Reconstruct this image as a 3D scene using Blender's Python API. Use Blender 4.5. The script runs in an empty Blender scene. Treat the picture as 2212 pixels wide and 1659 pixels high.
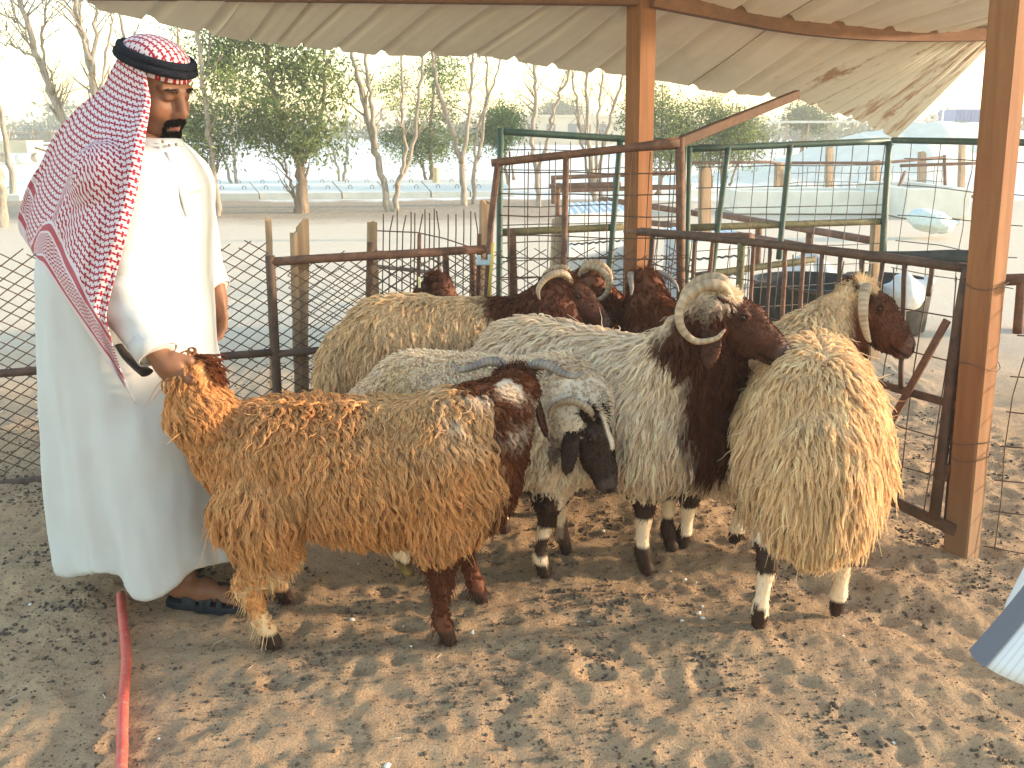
import bpy, math, random
import numpy as np
from mathutils import Vector, Matrix

# ---------------------------------------------------------------- camera, sky, sun, exposure
SC = bpy.context.scene
COL = SC.collection
R = math.radians
PITCH = R(16.0)
CAM = np.array([0.0, 0.0, 1.52])
FPX = 1916.0                       # focal length for a 2212 px wide frame
cam = bpy.data.cameras.new('camera')
cam.sensor_width = 36.0
cam.lens = 36.0 * FPX / 2212.0
cam.clip_start = 0.05
cam.clip_end = 3000.0
cam_o = bpy.data.objects.new('camera', cam)
cam_o.location = CAM
cam_o.rotation_euler = (R(90) - PITCH, 0, 0)
COL.objects.link(cam_o)
SC.camera = cam_o

SUN_EL, SUN_AZ = R(9.5), R(4.0)   # azimuth measured from +X, away from the camera
sun_dir = Vector((math.cos(SUN_AZ) * math.cos(SUN_EL), math.sin(SUN_AZ) * math.cos(SUN_EL), math.sin(SUN_EL)))
world = bpy.data.worlds.new('World')
SC.world = world
world.use_nodes = True
wn = world.node_tree
sky = wn.nodes.new('ShaderNodeTexSky')
sky.sky_type = 'NISHITA'
sky.sun_disc = False
sky.sun_elevation = SUN_EL
sky.sun_rotation = math.pi / 2 - SUN_AZ
sky.air_density = 1.25
sky.dust_density = 0.5
sky.ozone_density = 1.0
bg = wn.nodes['Background']
bg.inputs['Strength'].default_value = 0.15
wn.links.new(sky.outputs[0], bg.inputs[0])
sun = bpy.data.lights.new('sun', 'SUN')
sun.energy = 2.0
sun.angle = R(3.0)
sun.color = (1.0, 0.78, 0.55)
sun_o = bpy.data.objects.new('sun', sun)
sun_o.rotation_euler = sun_dir.to_track_quat('Z', 'Y').to_euler()
COL.objects.link(sun_o)
vs = SC.view_settings
vs.view_transform = 'Standard'
vs.look = 'None'
vs.exposure = 2.3
vs.gamma = 1.0
vs.use_curve_mapping = False
SC.cycles.max_bounces = 6
SC.cycles.diffuse_bounces = 3
SC.cycles.glossy_bounces = 2
SC.cycles.transparent_max_bounces = 6
SC.cycles.sample_clamp_indirect = 6.0
# ---------------------------------------------------------------- helpers
A = lambda *v: np.array(v, float)
def ray(x, y):
    c, s = math.cos(PITCH), math.sin(PITCH)
    dx, dy = (x - 1106) / FPX, (829.5 - y) / FPX
    return A(dx, c + dy * s, -s + dy * c)
def at(x, y, Y):                    # the point seen at picture place (x, y) at distance Y in front of the camera
    d = ray(x, y); return CAM + d * (Y / d[1])
def gr(x, y, z=0.0):                # the same on the ground
    d = ray(x, y); return CAM + d * ((z - CAM[2]) / d[2])

def tag(o, label=None, cat=None, group=None, kind=None):
    if label: o['label'] = label
    if cat: o['category'] = cat
    if group: o['group'] = group
    if kind: o['kind'] = kind
    elif cat: o['kind'] = 'thing'
    return o
def link(o, parent=None):
    COL.objects.link(o)
    if parent is not None: o.parent = parent
    return o
def empty(name, loc=(0, 0, 0), rz=0.0):
    o = bpy.data.objects.new(name, None); o.location = loc; o.rotation_euler = (0, 0, rz)
    o.empty_display_size = 0.1
    return link(o)
def place(o, root):                 # parts are modelled in world space: keep them there under their thing
    if root is not None:
        o.parent = root
        m = Matrix.Translation(root.location) @ root.rotation_euler.to_matrix().to_4x4()
        pr = root.parent
        if pr is not None: m = (Matrix.Translation(pr.location) @ pr.rotation_euler.to_matrix().to_4x4()) @ m
        o.matrix_parent_inverse = m.inverted()
    return o
def mesh_obj(name, v, f, mat=None, root=None, smooth=True, cols=None, uvs=None):
    me = bpy.data.meshes.new(name)
    v = np.asarray(v, np.float32)
    if isinstance(f, np.ndarray):
        n, k = f.shape
        me.vertices.add(len(v)); me.vertices.foreach_set('co', v.ravel())
        me.loops.add(n * k); me.loops.foreach_set('vertex_index', f.astype(np.int32).ravel())
        me.polygons.add(n)
        me.polygons.foreach_set('loop_start', np.arange(0, n * k, k, dtype=np.int32))
        me.update(calc_edges=True)
    else:
        me.from_pydata(v.tolist(), [], f); me.update()
    if cols is not None:
        a = me.color_attributes.new('Col', 'FLOAT_COLOR', 'POINT')
        c = np.ones((len(v), 4), np.float32); c[:, :3] = cols
        a.data.foreach_set('color', c.ravel())
    if uvs is not None:
        uv = me.uv_layers.new(name='UVMap')
        li = np.empty(len(me.loops), np.int32); me.loops.foreach_get('vertex_index', li)
        uv.data.foreach_set('uv', np.asarray(uvs, np.float32)[li].ravel())
    if smooth: me.polygons.foreach_set('use_smooth', np.ones(len(me.polygons), bool))
    if mat: me.materials.append(mat)
    o = bpy.data.objects.new(name, me)
    COL.objects.link(o)
    return place(o, root)

class MB:
    def __init__(s): s.v = []; s.f = []; s.n = 0
    def add(s, v, f):
        v = np.asarray(v, float)
        s.v.append(v); s.f += [tuple(i + s.n for i in q) for q in f]; s.n += len(v); return s
    def box(s, c, size, ax=None, bev=0.0):
        h = np.asarray(size, float) / 2; c = np.asarray(c, float)
        if bev <= 0:
            p = np.array([[x, y, z] for x in (-1, 1) for y in (-1, 1) for z in (-1, 1)]) * h
            f = [(0, 1, 3, 2), (4, 6, 7, 5), (0, 4, 5, 1), (2, 3, 7, 6), (0, 2, 6, 4), (1, 5, 7, 3)]
        else:
            b = bev; p = []; f = []
            ring = lambda x, k: [(x, -(h[1]-k), -h[2]), (x, h[1]-k, -h[2]), (x, h[1], -(h[2]-k)), (x, h[1], h[2]-k), (x, h[1]-k, h[2]), (x, -(h[1]-k), h[2]), (x, -h[1], h[2]-k), (x, -h[1], -(h[2]-k))]
            def shr(r, d): return [(q[0], q[1] - math.copysign(d, q[1]), q[2] - math.copysign(d, q[2])) for q in r]
            rs = [shr(ring(-h[0], b), b), ring(-h[0]+b, b), ring(h[0]-b, b), shr(ring(h[0], b), b)]
            for r in rs: p += r
            p = np.array(p)
            for k in range(3):
                for i in range(8):
                    j = (i + 1) % 8
                    f.append((k*8+i, (k+1)*8+i, (k+1)*8+j, k*8+j))
            f.append(tuple(range(7, -1, -1))); f.append(tuple(range(24, 32)))
            f = [tuple(reversed(q)) for q in f]
        if ax is not None: p = p @ np.asarray(ax, float)
        return s.add(p + c, f)
    def tube(s, pts, r, n=8, cap=True, flat=1.0, upref=None):
        pts = np.asarray(pts, float); m = len(pts)
        r = np.broadcast_to(np.asarray(r, float), (m,))
        t = np.gradient(pts, axis=0); t /= np.linalg.norm(t, axis=1)[:, None] + 1e-12
        u = np.cross(t[0], A(0, 0, 1) if upref is None else upref)
        if np.linalg.norm(u) < 1e-3: u = np.cross(t[0], A(0, 1, 0))
        u /= np.linalg.norm(u)
        V = []; ang = np.arange(n) * 2 * math.pi / n
        for i in range(m):
            u = u - t[i] * np.dot(u, t[i]); u /= np.linalg.norm(u) + 1e-12
            w = np.cross(t[i], u)
            V.append(pts[i] + r[i] * (np.cos(ang)[:, None] * u + flat * np.sin(ang)[:, None] * w))
        f = []
        for i in range(m - 1):
            for k in range(n):
                k2 = (k + 1) % n
                f.append((i*n+k, i*n+k2, (i+1)*n+k2, (i+1)*n+k))
        if cap: f.append(tuple(range(n - 1, -1, -1))); f.append(tuple((m-1)*n + k for k in range(n)))
        return s.add(np.concatenate(V), f)
    def bar(s, a, b, w, h, bev=0.0, up=(0, 0, 1)):          # square timber from a to b
        a = np.asarray(a, float); b = np.asarray(b, float); d = b - a; L = np.linalg.norm(d); d /= L
        u = np.cross(np.asarray(up, float), d)
        if np.linalg.norm(u) < 1e-3: u = np.cross(A(0, 1, 0), d)
        u /= np.linalg.norm(u); w2 = np.cross(d, u)
        return s.box((a + b) / 2, (L, w, h), ax=np.array([d, u, w2]), bev=bev)
    def build(s, name, mat=None, root=None, smooth=False):
        return mesh_obj(name, np.concatenate(s.v), s.f, mat, root, smooth)

def catmull(P, n):
    P = np.asarray(P, float); P = np.vstack([2*P[0]-P[1], P, 2*P[-1]-P[-2]]); out = []
    m = len(P) - 3
    for t in np.linspace(0, m - 1e-6, n):
        i = int(t); u = t - i; a, b, c, d = P[i:i+4]
        out.append(0.5*((2*b) + (-a+c)*u + (2*a-5*b+4*c-d)*u*u + (-a+3*b-3*c+d)*u**3))
    return np.array(out)

# value noise, vectorised
def _hash(ix, iy, iz):
    h = (ix.astype(np.int64) * 374761393 + iy.astype(np.int64) * 668265263 + iz.astype(np.int64) * 2147483647) & 0xffffffff
    h = ((h ^ (h >> 13)) * 1274126177) & 0xffffffff
    h = (h ^ (h >> 16)) & 0xffffff
    return h.astype(np.float32) / 0xffffff
def noise(p, seed=0):
    p = np.asarray(p, np.float32) + seed * 17.13
    i = np.floor(p); f = p - i; f = f * f * (3 - 2 * f); i = i.astype(np.int64)
    r = 0
    for a in (0, 1):
        wa = f[..., 0] if a else 1 - f[..., 0]
        for b in (0, 1):
            wb = f[..., 1] if b else 1 - f[..., 1]
            for c in (0, 1):
                wc = f[..., 2] if c else 1 - f[..., 2]
                r = r + wa * wb * wc * _hash(i[..., 0]+a, i[..., 1]+b, i[..., 2]+c)
    return r * 2 - 1
def n2(x, y, s, seed=0):
    return noise(np.stack([x * s, y * s, np.zeros_like(x) + 0.37], -1), seed)
def sstep(a, b, x): t = np.clip((x - a) / (b - a), 0, 1); return t * t * (3 - 2 * t)

# ---- signed distance modelling
def cone(P, a, b, ra, rb):
    a = np.asarray(a, np.float32); b = np.asarray(b, np.float32); ab = b - a
    t = np.clip(((P - a) @ ab) / max(float(ab @ ab), 1e-9), 0, 1)
    return np.linalg.norm(P - a - t[:, None] * ab, axis=1) - (ra + (rb - ra) * t)
def chain(P, pts, rs, k=0.03):
    d = None
    for i in range(len(pts) - 1):
        e = cone(P, pts[i], pts[i+1], rs[i], rs[i+1]); d = e if d is None else smin(d, e, k)
    return d
def ball(P, c, r): return np.linalg.norm(P - np.asarray(c, np.float32), axis=1) - r
def ell(P, c, r, rot=None):
    q = P - np.asarray(c, np.float32)
    if rot is not None: q = q @ np.asarray(rot, np.float32)
    r = np.asarray(r, np.float32)
    k0 = np.linalg.norm(q / r, axis=1); k1 = np.linalg.norm(q / (r * r), axis=1)
    return k0 * (k0 - 1) / (k1 + 1e-6)
def smin(a, b, k):
    h = np.clip(0.5 + 0.5 * (b - a) / k, 0, 1)
    return b + (a - b) * h - k * h * (1 - h)
def smax(a, b, k): return -smin(-a, -b, k)
def nets(fn, lo, hi, h):
    lo = np.asarray(lo, float); hi = np.asarray(hi, float)
    n = np.ceil((hi - lo) / h).astype(int) + 1
    ax = [lo[i] + h * np.arange(n[i]) for i in range(3)]
    G = np.stack(np.meshgrid(*ax, indexing='ij'), -1).reshape(-1, 3).astype(np.float32)
    D = fn(G).reshape(n)
    S = D < 0
    c = [slice(0, -1), slice(1, None)]
    cnt = np.zeros(n - 1, np.int32); pos = np.zeros(tuple(n - 1) + (3,), np.float32)
    corners = [(i, j, k) for i in (0, 1) for j in (0, 1) for k in (0, 1)]
    for a in corners:
        for b in corners:
            if sum(b) - sum(a) == 1 and sum(abs(x - y) for x, y in zip(a, b)) == 1:
                da = D[c[a[0]], c[a[1]], c[a[2]]]; db = D[c[b[0]], c[b[1]], c[b[2]]]
                m = (da < 0) != (db < 0)
                t = np.where(m, da / np.where(m, da - db, 1), 0)
                cnt += m
                for q in range(3): pos[..., q] += np.where(m, a[q] + t * (b[q] - a[q]), 0)
    act = cnt > 0
    idx = -np.ones(n - 1, np.int64); idx[act] = np.arange(act.sum())
    I = np.argwhere(act)
    V = lo + h * (I + pos[act] / cnt[act][:, None])
    F = []
    for q in range(3):
        s0 = [slice(None)] * 3; s1 = [slice(None)] * 3; s0[q] = slice(0, -1); s1[q] = slice(1, None)
        a, b = S[tuple(s0)], S[tuple(s1)]
        u, w = (q + 1) % 3, (q + 2) % 3
        for sgn in (0, 1):
            E = np.argwhere((a & ~b) if sgn == 0 else (~a & b))
            ok = (E[:, u] > 0) & (E[:, w] > 0) & (E[:, u] < n[u]-1) & (E[:, w] < n[w]-1); E = E[ok]
            du = np.eye(3, dtype=int)[u]; dw = np.eye(3, dtype=int)[w]
            g = lambda Q: idx[Q[:, 0], Q[:, 1], Q[:, 2]]
            q4 = np.stack([g(E - du - dw), g(E - dw), g(E), g(E - du)], 1)
            if sgn: q4 = q4[:, ::-1]
            F.append(q4)
    F = np.concatenate(F); F = F[(F >= 0).all(1)]
    return V.astype(np.float32), F
def grad(fn, P, e=0.004):
    P = np.asarray(P, np.float32); g = np.empty_like(P)
    for i in range(3):
        d = np.zeros(3, np.float32); d[i] = e
        g[:, i] = fn(P + d) - fn(P - d)
    return g / (np.linalg.norm(g, axis=1)[:, None] + 1e-9)
def rotm(yaw=0.0, pitch=0.0, roll=0.0):     # local x forward, z up; pitch > 0 looks down
    return np.array((Matrix.Rotation(yaw, 3, 'Z') @ Matrix.Rotation(pitch, 3, 'Y') @ Matrix.Rotation(roll, 3, 'X')))
def sample_mesh(V, F, n, rng, w=None):
    V = np.asarray(V, float)
    T = np.concatenate([F[:, [0, 1, 2]], F[:, [0, 2, 3]]]) if F.shape[1] == 4 else F
    a, b, c = V[T[:, 0]], V[T[:, 1]], V[T[:, 2]]
    N = np.cross(b - a, c - a); ar = np.linalg.norm(N, axis=1)
    wt = ar if w is None else ar * w[T].mean(1)
    pr = wt / wt.sum(); k = rng.choice(len(T), n, p=pr)
    u, v = rng.random(n), rng.random(n); m = u + v > 1; u[m] = 1 - u[m]; v[m] = 1 - v[m]
    P = a[k] + (b[k] - a[k]) * u[:, None] + (c[k] - a[k]) * v[:, None]
    return P, N[k] / (ar[k][:, None] + 1e-12)
def hair_obj(name, P, rad, col, mat, root):      # P (n, m, 3), rad (n, m), col (n, 3)
    n, m, _ = P.shape
    cu = bpy.data.hair_curves.new(name)
    cu.add_curves([m] * n)
    cu.attributes['position'].data.foreach_set('vector', P.astype(np.float32).ravel())
    ra = cu.attributes.get('radius') or cu.attributes.new('radius', 'FLOAT', 'POINT')
    ra.data.foreach_set('value', rad.astype(np.float32).ravel())
    ca = cu.attributes.new('Col', 'FLOAT_COLOR', 'CURVE')
    c4 = np.ones((n, 4), np.float32); c4[:, :3] = col
    ca.data.foreach_set('color', c4.ravel())
    cu.materials.append(mat)
    o = bpy.data.objects.new(name, cu); COL.objects.link(o)
    return place(o, root)
SC.cycles_curves.shape = 'RIBBONS'
SC.cycles_curves.subdivisions = 1

# ---------------------------------------------------------------- materials
class NT:
    def __init__(s, name):
        s.m = bpy.data.materials.new(name); s.m.use_nodes = True; s.t = s.m.node_tree
        s.b = s.t.nodes['Principled BSDF']; s.out = s.t.nodes['Material Output']
    def n(s, typ, **kw):
        o = s.t.nodes.new('ShaderNode' + typ)
        for k, v in kw.items():
            if hasattr(o, k): setattr(o, k, v)
            else: o.inputs[k.replace('_', ' ')].default_value = v
        return o
    def l(s, a, b): s.t.links.new(a, b)
    def math(s, op, a, b=None, c=None):
        o = s.n('Math', operation=op)
        for i, q in enumerate((a, b, c)):
            if q is None: continue
            if isinstance(q, (int, float)): o.inputs[i].default_value = q
            else: s.l(q, o.inputs[i])
        return o.outputs[0]
    def mix(s, fac, a, b, blend='MIX'):
        o = s.n('Mix', data_type='RGBA', blend_type=blend)
        for sock, q in ((o.inputs[0], fac), (o.inputs[6], a), (o.inputs[7], b)):
            if isinstance(q, (int, float)): sock.default_value = q
            elif isinstance(q, (tuple, list)): sock.default_value = tuple(q) + ((1,) if len(q) == 3 else ())
            else: s.l(q, sock)
        return o.outputs[2]
    def ramp(s, fac, stops):
        o = s.n('ValToRGB'); e = o.color_ramp.elements
        while len(e) < len(stops): e.new(0.5)
        for q, (p, c) in zip(e, stops):
            q.position = p; q.color = (c, c, c, 1) if isinstance(c, (int, float)) else tuple(c) + (1,)
        s.l(fac, o.inputs[0]); return o.outputs[0]
    def noise(s, scale, detail=4, rough=0.55, vec=None, dist=0.0):
        o = s.n('TexNoise'); o.inputs['Scale'].default_value = scale; o.inputs['Detail'].default_value = detail
        o.inputs['Roughness'].default_value = rough; o.inputs['Distortion'].default_value = dist
        if vec is not None: s.l(vec, o.inputs['Vector'])
        return o.outputs['Fac']
    def pos(s): return s.n('NewGeometry').outputs['Position']
    def bump(s, h, strength=0.3, dist=0.01):
        o = s.n('Bump'); o.inputs['Strength'].default_value = strength; o.inputs['Distance'].default_value = dist
        s.l(h, o.inputs['Height']); s.l(o.outputs[0], s.b.inputs['Normal'])
    def mapping(s, vec, scale=(1, 1, 1), rot=(0, 0, 0)):
        o = s.n('Mapping'); o.inputs['Scale'].default_value = scale; o.inputs['Rotation'].default_value = rot
        s.l(vec, o.inputs['Vector']); return o.outputs[0]
    def set(s, col=None, rough=None, metal=None, spec=None):
        if col is not None:
            if isinstance(col, (tuple, list)): s.b.inputs['Base Color'].default_value = tuple(col) + (1,)
            else: s.l(col, s.b.inputs['Base Color'])
        if rough is not None:
            if isinstance(rough, (int, float)): s.b.inputs['Roughness'].default_value = rough
            else: s.l(rough, s.b.inputs['Roughness'])
        if metal is not None: s.b.inputs['Metallic'].default_value = metal
        if spec is not None: s.b.inputs['Specular IOR Level'].default_value = spec
        return s
def mat_mottled(name, c1, c2, scale=20, rough=0.85, bump=0.3, dist=0.004, c3=None, spec=0.3, metal=0.0, stretch=None):
    m = NT(name); p = m.n('TexCoord').outputs['Object'] if stretch else m.pos()
    if stretch: p = m.mapping(p, stretch)
    f = m.noise(scale, 6, 0.62, p); g = m.noise(scale * 4.3, 4, 0.6, p)
    col = m.mix(m.ramp(f, [(0.35, 0.0), (0.65, 1.0)]), c1, c2)
    if c3 is not None: col = m.mix(m.ramp(g, [(0.52, 0.0), (0.68, 1.0)]), col, c3)
    m.set(col, rough, metal, spec)
    if bump: m.bump(m.math('ADD', f, m.math('MULTIPLY', g, 0.5)), bump, dist)
    return m.m
# ---------------------------------------------------------------- materials of the setting
def m_ground():
    m = NT('sand'); p = m.pos(); sep = m.n('SeparateXYZ'); m.l(p, sep.inputs[0]); y = sep.outputs[1]
    big = m.noise(1.7, 5, 0.6, p); fine = m.noise(38, 6, 0.7, p); mid = m.noise(9, 5, 0.65, p)
    sand = m.mix(m.ramp(mid, [(0.35, 0.0), (0.7, 1.0)]), (0.40, 0.25, 0.14), (0.54, 0.35, 0.20))
    sand = m.mix(m.ramp(big, [(0.42, 0.0), (0.62, 0.55)]), sand, (0.30, 0.205, 0.13))
    dung = m.math('MULTIPLY', m.ramp(fine, [(0.52, 0.0), (0.64, 1.0)]), m.ramp(m.noise(4.2, 4, 0.6, p), [(0.38, 0.1), (0.62, 1.0)]))
    sand = m.mix(m.ramp(m.noise(260, 3, 0.7, p), [(0.42, 0.0), (0.62, 0.55)]), sand, (0.56, 0.385, 0.235)); sand = m.mix(m.ramp(m.noise(190, 3, 0.7, p), [(0.56, 0.0), (0.66, 0.8)]), sand, (0.13, 0.09, 0.06))
    pen = m.mix(m.math('MULTIPLY', dung, 0.65), sand, (0.085, 0.062, 0.048))
    far = m.mix(m.ramp(fine, [(0.35, 0.0), (0.7, 1.0)]), (0.60, 0.49, 0.37), (0.74, 0.63, 0.50))
    far = m.mix(m.math('MULTIPLY', dung, 0.35), far, (0.2, 0.16, 0.12))
    k = m.n('MapRange', interpolation_type='SMOOTHSTEP'); k.inputs[1].default_value = 4.6; k.inputs[2].default_value = 8.5
    m.l(m.math('ADD', y, m.math('MULTIPLY', big, 1.5)), k.inputs[0])
    col = m.mix(k.outputs[0], pen, far)
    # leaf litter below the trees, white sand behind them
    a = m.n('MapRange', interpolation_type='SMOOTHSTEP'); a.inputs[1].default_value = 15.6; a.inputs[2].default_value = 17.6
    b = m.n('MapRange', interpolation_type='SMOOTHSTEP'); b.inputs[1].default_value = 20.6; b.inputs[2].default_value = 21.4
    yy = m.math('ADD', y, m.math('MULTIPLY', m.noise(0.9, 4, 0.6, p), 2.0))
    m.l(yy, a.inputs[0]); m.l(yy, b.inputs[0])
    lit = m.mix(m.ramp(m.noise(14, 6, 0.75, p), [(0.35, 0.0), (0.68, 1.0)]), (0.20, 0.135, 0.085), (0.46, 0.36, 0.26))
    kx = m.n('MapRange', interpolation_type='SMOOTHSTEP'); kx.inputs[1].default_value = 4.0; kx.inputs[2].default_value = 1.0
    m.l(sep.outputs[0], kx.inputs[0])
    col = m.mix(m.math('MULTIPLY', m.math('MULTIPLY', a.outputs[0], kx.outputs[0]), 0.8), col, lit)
    col = m.mix(b.outputs[0], col, (0.80, 0.77, 0.71))
    m.set(col, 0.95, spec=0.1)
    h = m.math('ADD', m.math('MULTIPLY', fine, 0.6), m.math('MULTIPLY', m.noise(120, 4, 0.7, p), 0.35))
    m.bump(h, 0.9, 0.022)
    return m.m
def m_wood(name, c1, c2, c3, ax=2, rough=0.8):
    m = NT(name); o = m.n('TexCoord').outputs['Object']
    sc = [26, 26, 26]; sc[ax] = 1.6
    v = m.mapping(o, tuple(sc)); g = m.noise(1.0, 6, 0.65, v, 0.6)
    col = m.mix(m.ramp(g, [(0.3, 0.0), (0.7, 1.0)]), c1, c2)
    b = m.noise(2.3, 4, 0.6, o)
    col = m.mix(m.ramp(b, [(0.45, 0.0), (0.75, 0.8)]), col, c3)
    if name == 'orange_timber':
        z_ = m.n('SeparateXYZ'); m.l(m.pos(), z_.inputs[0]); dk = m.n('MapRange'); dk.inputs[1].default_value = 0.45; dk.inputs[2].default_value = 0.0; m.l(m.math('ADD', z_.outputs[2], m.math('MULTIPLY', m.noise(7, 5, 0.7, m.pos()), -0.25)), dk.inputs[0])
        col = m.mix(m.math('MULTIPLY', dk.outputs[0], 0.6), col, (0.20, 0.14, 0.09))
        sp_ = m.ramp(m.noise(55, 3, 0.6, o), [(0.685, 0.0), (0.75, 0.9)]); col = m.mix(m.math('MULTIPLY', sp_, 0.6), col, (0.07, 0.04, 0.025))
    m.set(col, rough, spec=0.25); m.bump(g, 0.35, 0.004); return m.m
M_SAND = m_ground()
M_TIMBER = m_wood('orange_timber', (0.18, 0.078, 0.032), (0.31, 0.142, 0.060), (0.22, 0.078, 0.035))
M_BEAM = m_wood('brown_beam', (0.15, 0.07, 0.037), (0.23, 0.115, 0.062), (0.11, 0.055, 0.033), ax=0)
M_OLDWOOD = m_wood('weathered_wood', (0.25, 0.165, 0.10), (0.44, 0.32, 0.21), (0.17, 0.115, 0.08), rough=0.92)
M_RUST = mat_mottled('rusty_pipe', (0.10, 0.045, 0.028), (0.22, 0.105, 0.06), 16, 0.75, 0.4, 0.003, c3=(0.075, 0.055, 0.048), spec=0.4)
M_DARKRUST = mat_mottled('dark_rusty_pipe', (0.06, 0.036, 0.028), (0.125, 0.07, 0.045), 18, 0.7, 0.4, 0.003, spec=0.4)
M_GREEN = mat_mottled('worn_green_paint', (0.03, 0.075, 0.065), (0.045, 0.10, 0.085), 14, 0.5, 0.2, 0.002, c3=(0.12, 0.09, 0.06), spec=0.5)
M_OLIVE = mat_mottled('olive_paint', (0.12, 0.115, 0.06), (0.18, 0.165, 0.09), 10, 0.7, 0.2, 0.002, c3=(0.1, 0.06, 0.04))
M_WIRE = mat_mottled('rusty_wire', (0.07, 0.042, 0.03), (0.15, 0.09, 0.06), 30, 0.75, 0.0, spec=0.4)
M_GREYWIRE = mat_mottled('grey_wire', (0.09, 0.085, 0.075), (0.17, 0.15, 0.13), 30, 0.6, 0.0, spec=0.5)
def m_sheet():
    m = NT('painted_steel_sheet'); p = m.pos(); sep = m.n('SeparateXYZ'); m.l(p, sep.inputs[0])
    uv = m.n('UVMap').outputs[0]
    v = m.mapping(uv, (6, 0.9, 1)); streak = m.noise(1.0, 6, 0.65, v)
    col = m.mix(m.ramp(streak, [(0.3, 0.0), (0.7, 1.0)]), (0.66, 0.60, 0.51), (0.74, 0.68, 0.59))
    col = m.mix(m.ramp(m.noise(2.5, 5, 0.6, p), [(0.5, 0.0), (0.8, 0.5)]), col, (0.40, 0.34, 0.26))
    k = m.n('MapRange'); k.inputs[1].default_value = 0.7; k.inputs[2].default_value = 2.4; m.l(sep.outputs[0], k.inputs[0])
    v2 = m.mapping(uv, (1.1, 0.9, 1)); r = m.noise(1.0, 7, 0.72, v2, 0.5)
    rust = m.ramp(m.math('ADD', r, m.math('MULTIPLY', k.outputs[0], 0.16)), [(0.685, 0.0), (0.75, 0.9)])
    col = m.mix(rust, col, m.mix(r, (0.20, 0.10, 0.05), (0.42, 0.23, 0.12)))
    m.set(col, 0.55, spec=0.4); return m.m
M_SHEET = m_sheet()

# ---------------------------------------------------------------- ground
rngG = np.random.default_rng(5)
dips = np.stack([rngG.uniform(-3.0, 2.8, 620), rngG.uniform(1.1, 5.2, 620), rngG.uniform(0.022, 0.05, 620), rngG.uniform(0.006, 0.022, 620)], 1)
def ground_h(x, y, detail=True):
    x = np.asarray(x, float); y = np.asarray(y, float)
    w = 1 - sstep(5.5, 11.0, y)
    ca, sa = math.cos(R(-38)), math.sin(R(-38))
    u = ca * x + sa * y; v = -sa * x + ca * y
    wx = n2(x, y, 2.2, 9) * 0.12
    right = sstep(-0.4, 1.0, x)
    h = 0.024 * n2(x + wx, y, 4.2, 1) + 0.016 * n2(x, y, 9.0, 2) + 0.010 * n2(x, y, 21.0, 3)
    h = h * (1 - 0.5 * right) + right * (0.028 * n2(u * 0.42 + wx, v, 6.2, 4) + 0.008 * n2(x, y, 17, 5))
    if detail:
        for cx, cy, r, d in dips:
            m = (np.abs(x - cx) < 3 * r) & (np.abs(y - cy) < 3 * r)
            if m.any():
                q = ((x[m] - cx) ** 2 + (y[m] - cy) ** 2 * (0.5 + 20 * r)) / (r * r) * (1 + 0.45 * n2(x[m], y[m], 22, 11))
                h[m] += -d * np.exp(-q) + d * 0.30 * np.exp(-(np.sqrt(np.maximum(q, 0)) - 1.6) ** 2 / 0.3)
        h = h + 0.005 * n2(x, y, 46.0, 6) - 0.008 * np.abs(n2(x, y, 15.0, 8))
    h = h * (0.62 + 0.12 * right)
    far = 0.10 * n2(x, y, 0.25, 7) * sstep(8, 25, y) * (1 - sstep(60, 200, y))
    return h * w + far
def axis(d0, d1, step, lo, hi, growth=1.16):
    a = list(np.arange(d0, d1, step)); s = step
    while a[-1] < hi: s = min(s * growth, hi); a.append(a[-1] + s)
    s = step
    while a[0] > lo: s *= growth; a.insert(0, a[0] - s)
    return np.array(a)
gx = axis(-2.75, 2.5, 0.013, -900, 900); gy = axis(1.15, 4.7, 0.013, -40, 1800)
GX, GY = np.meshgrid(gx, gy, indexing='ij')
GZ = ground_h(GX.ravel(), GY.ravel()).reshape(GX.shape)
nx, ny = GX.shape
ii = np.arange(nx * ny).reshape(nx, ny)
gf = np.stack([ii[:-1, :-1], ii[1:, :-1], ii[1:, 1:], ii[:-1, 1:]], -1).reshape(-1, 4)
tag(mesh_obj('ground', np.stack([GX, GY, GZ], -1).reshape(-1, 3), gf, M_SAND), kind='structure')
def gz(x, y): return float(ground_h(np.array([x]), np.array([y]))[0])

# dung pellets, pebbles and straw scattered over the pen
ICO = None
def ico():
    t = (1 + 5 ** 0.5) / 2
    v = np.array([(-1,t,0),(1,t,0),(-1,-t,0),(1,-t,0),(0,-1,t),(0,1,t),(0,-1,-t),(0,1,-t),(t,0,-1),(t,0,1),(-t,0,-1),(-t,0,1)], float)
    v /= np.linalg.norm(v[0])
    f = np.array([(0,11,5),(0,5,1),(0,1,7),(0,7,10),(0,10,11),(1,5,9),(5,11,4),(11,10,2),(10,7,6),(7,1,8),(3,9,4),(3,4,2),(3,2,6),(3,6,8),(3,8,9),(4,9,5),(2,4,11),(6,2,10),(8,6,7),(9,8,1)])
    return v, f
IV, IF = ico()
OV = np.array([(1,0,0),(-1,0,0),(0,1,0),(0,-1,0),(0,0,1),(0,0,-1)], float); OF = np.array([(0,2,4),(2,1,4),(1,3,4),(3,0,4),(2,0,5),(1,2,5),(3,1,5),(0,3,5)])
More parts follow.
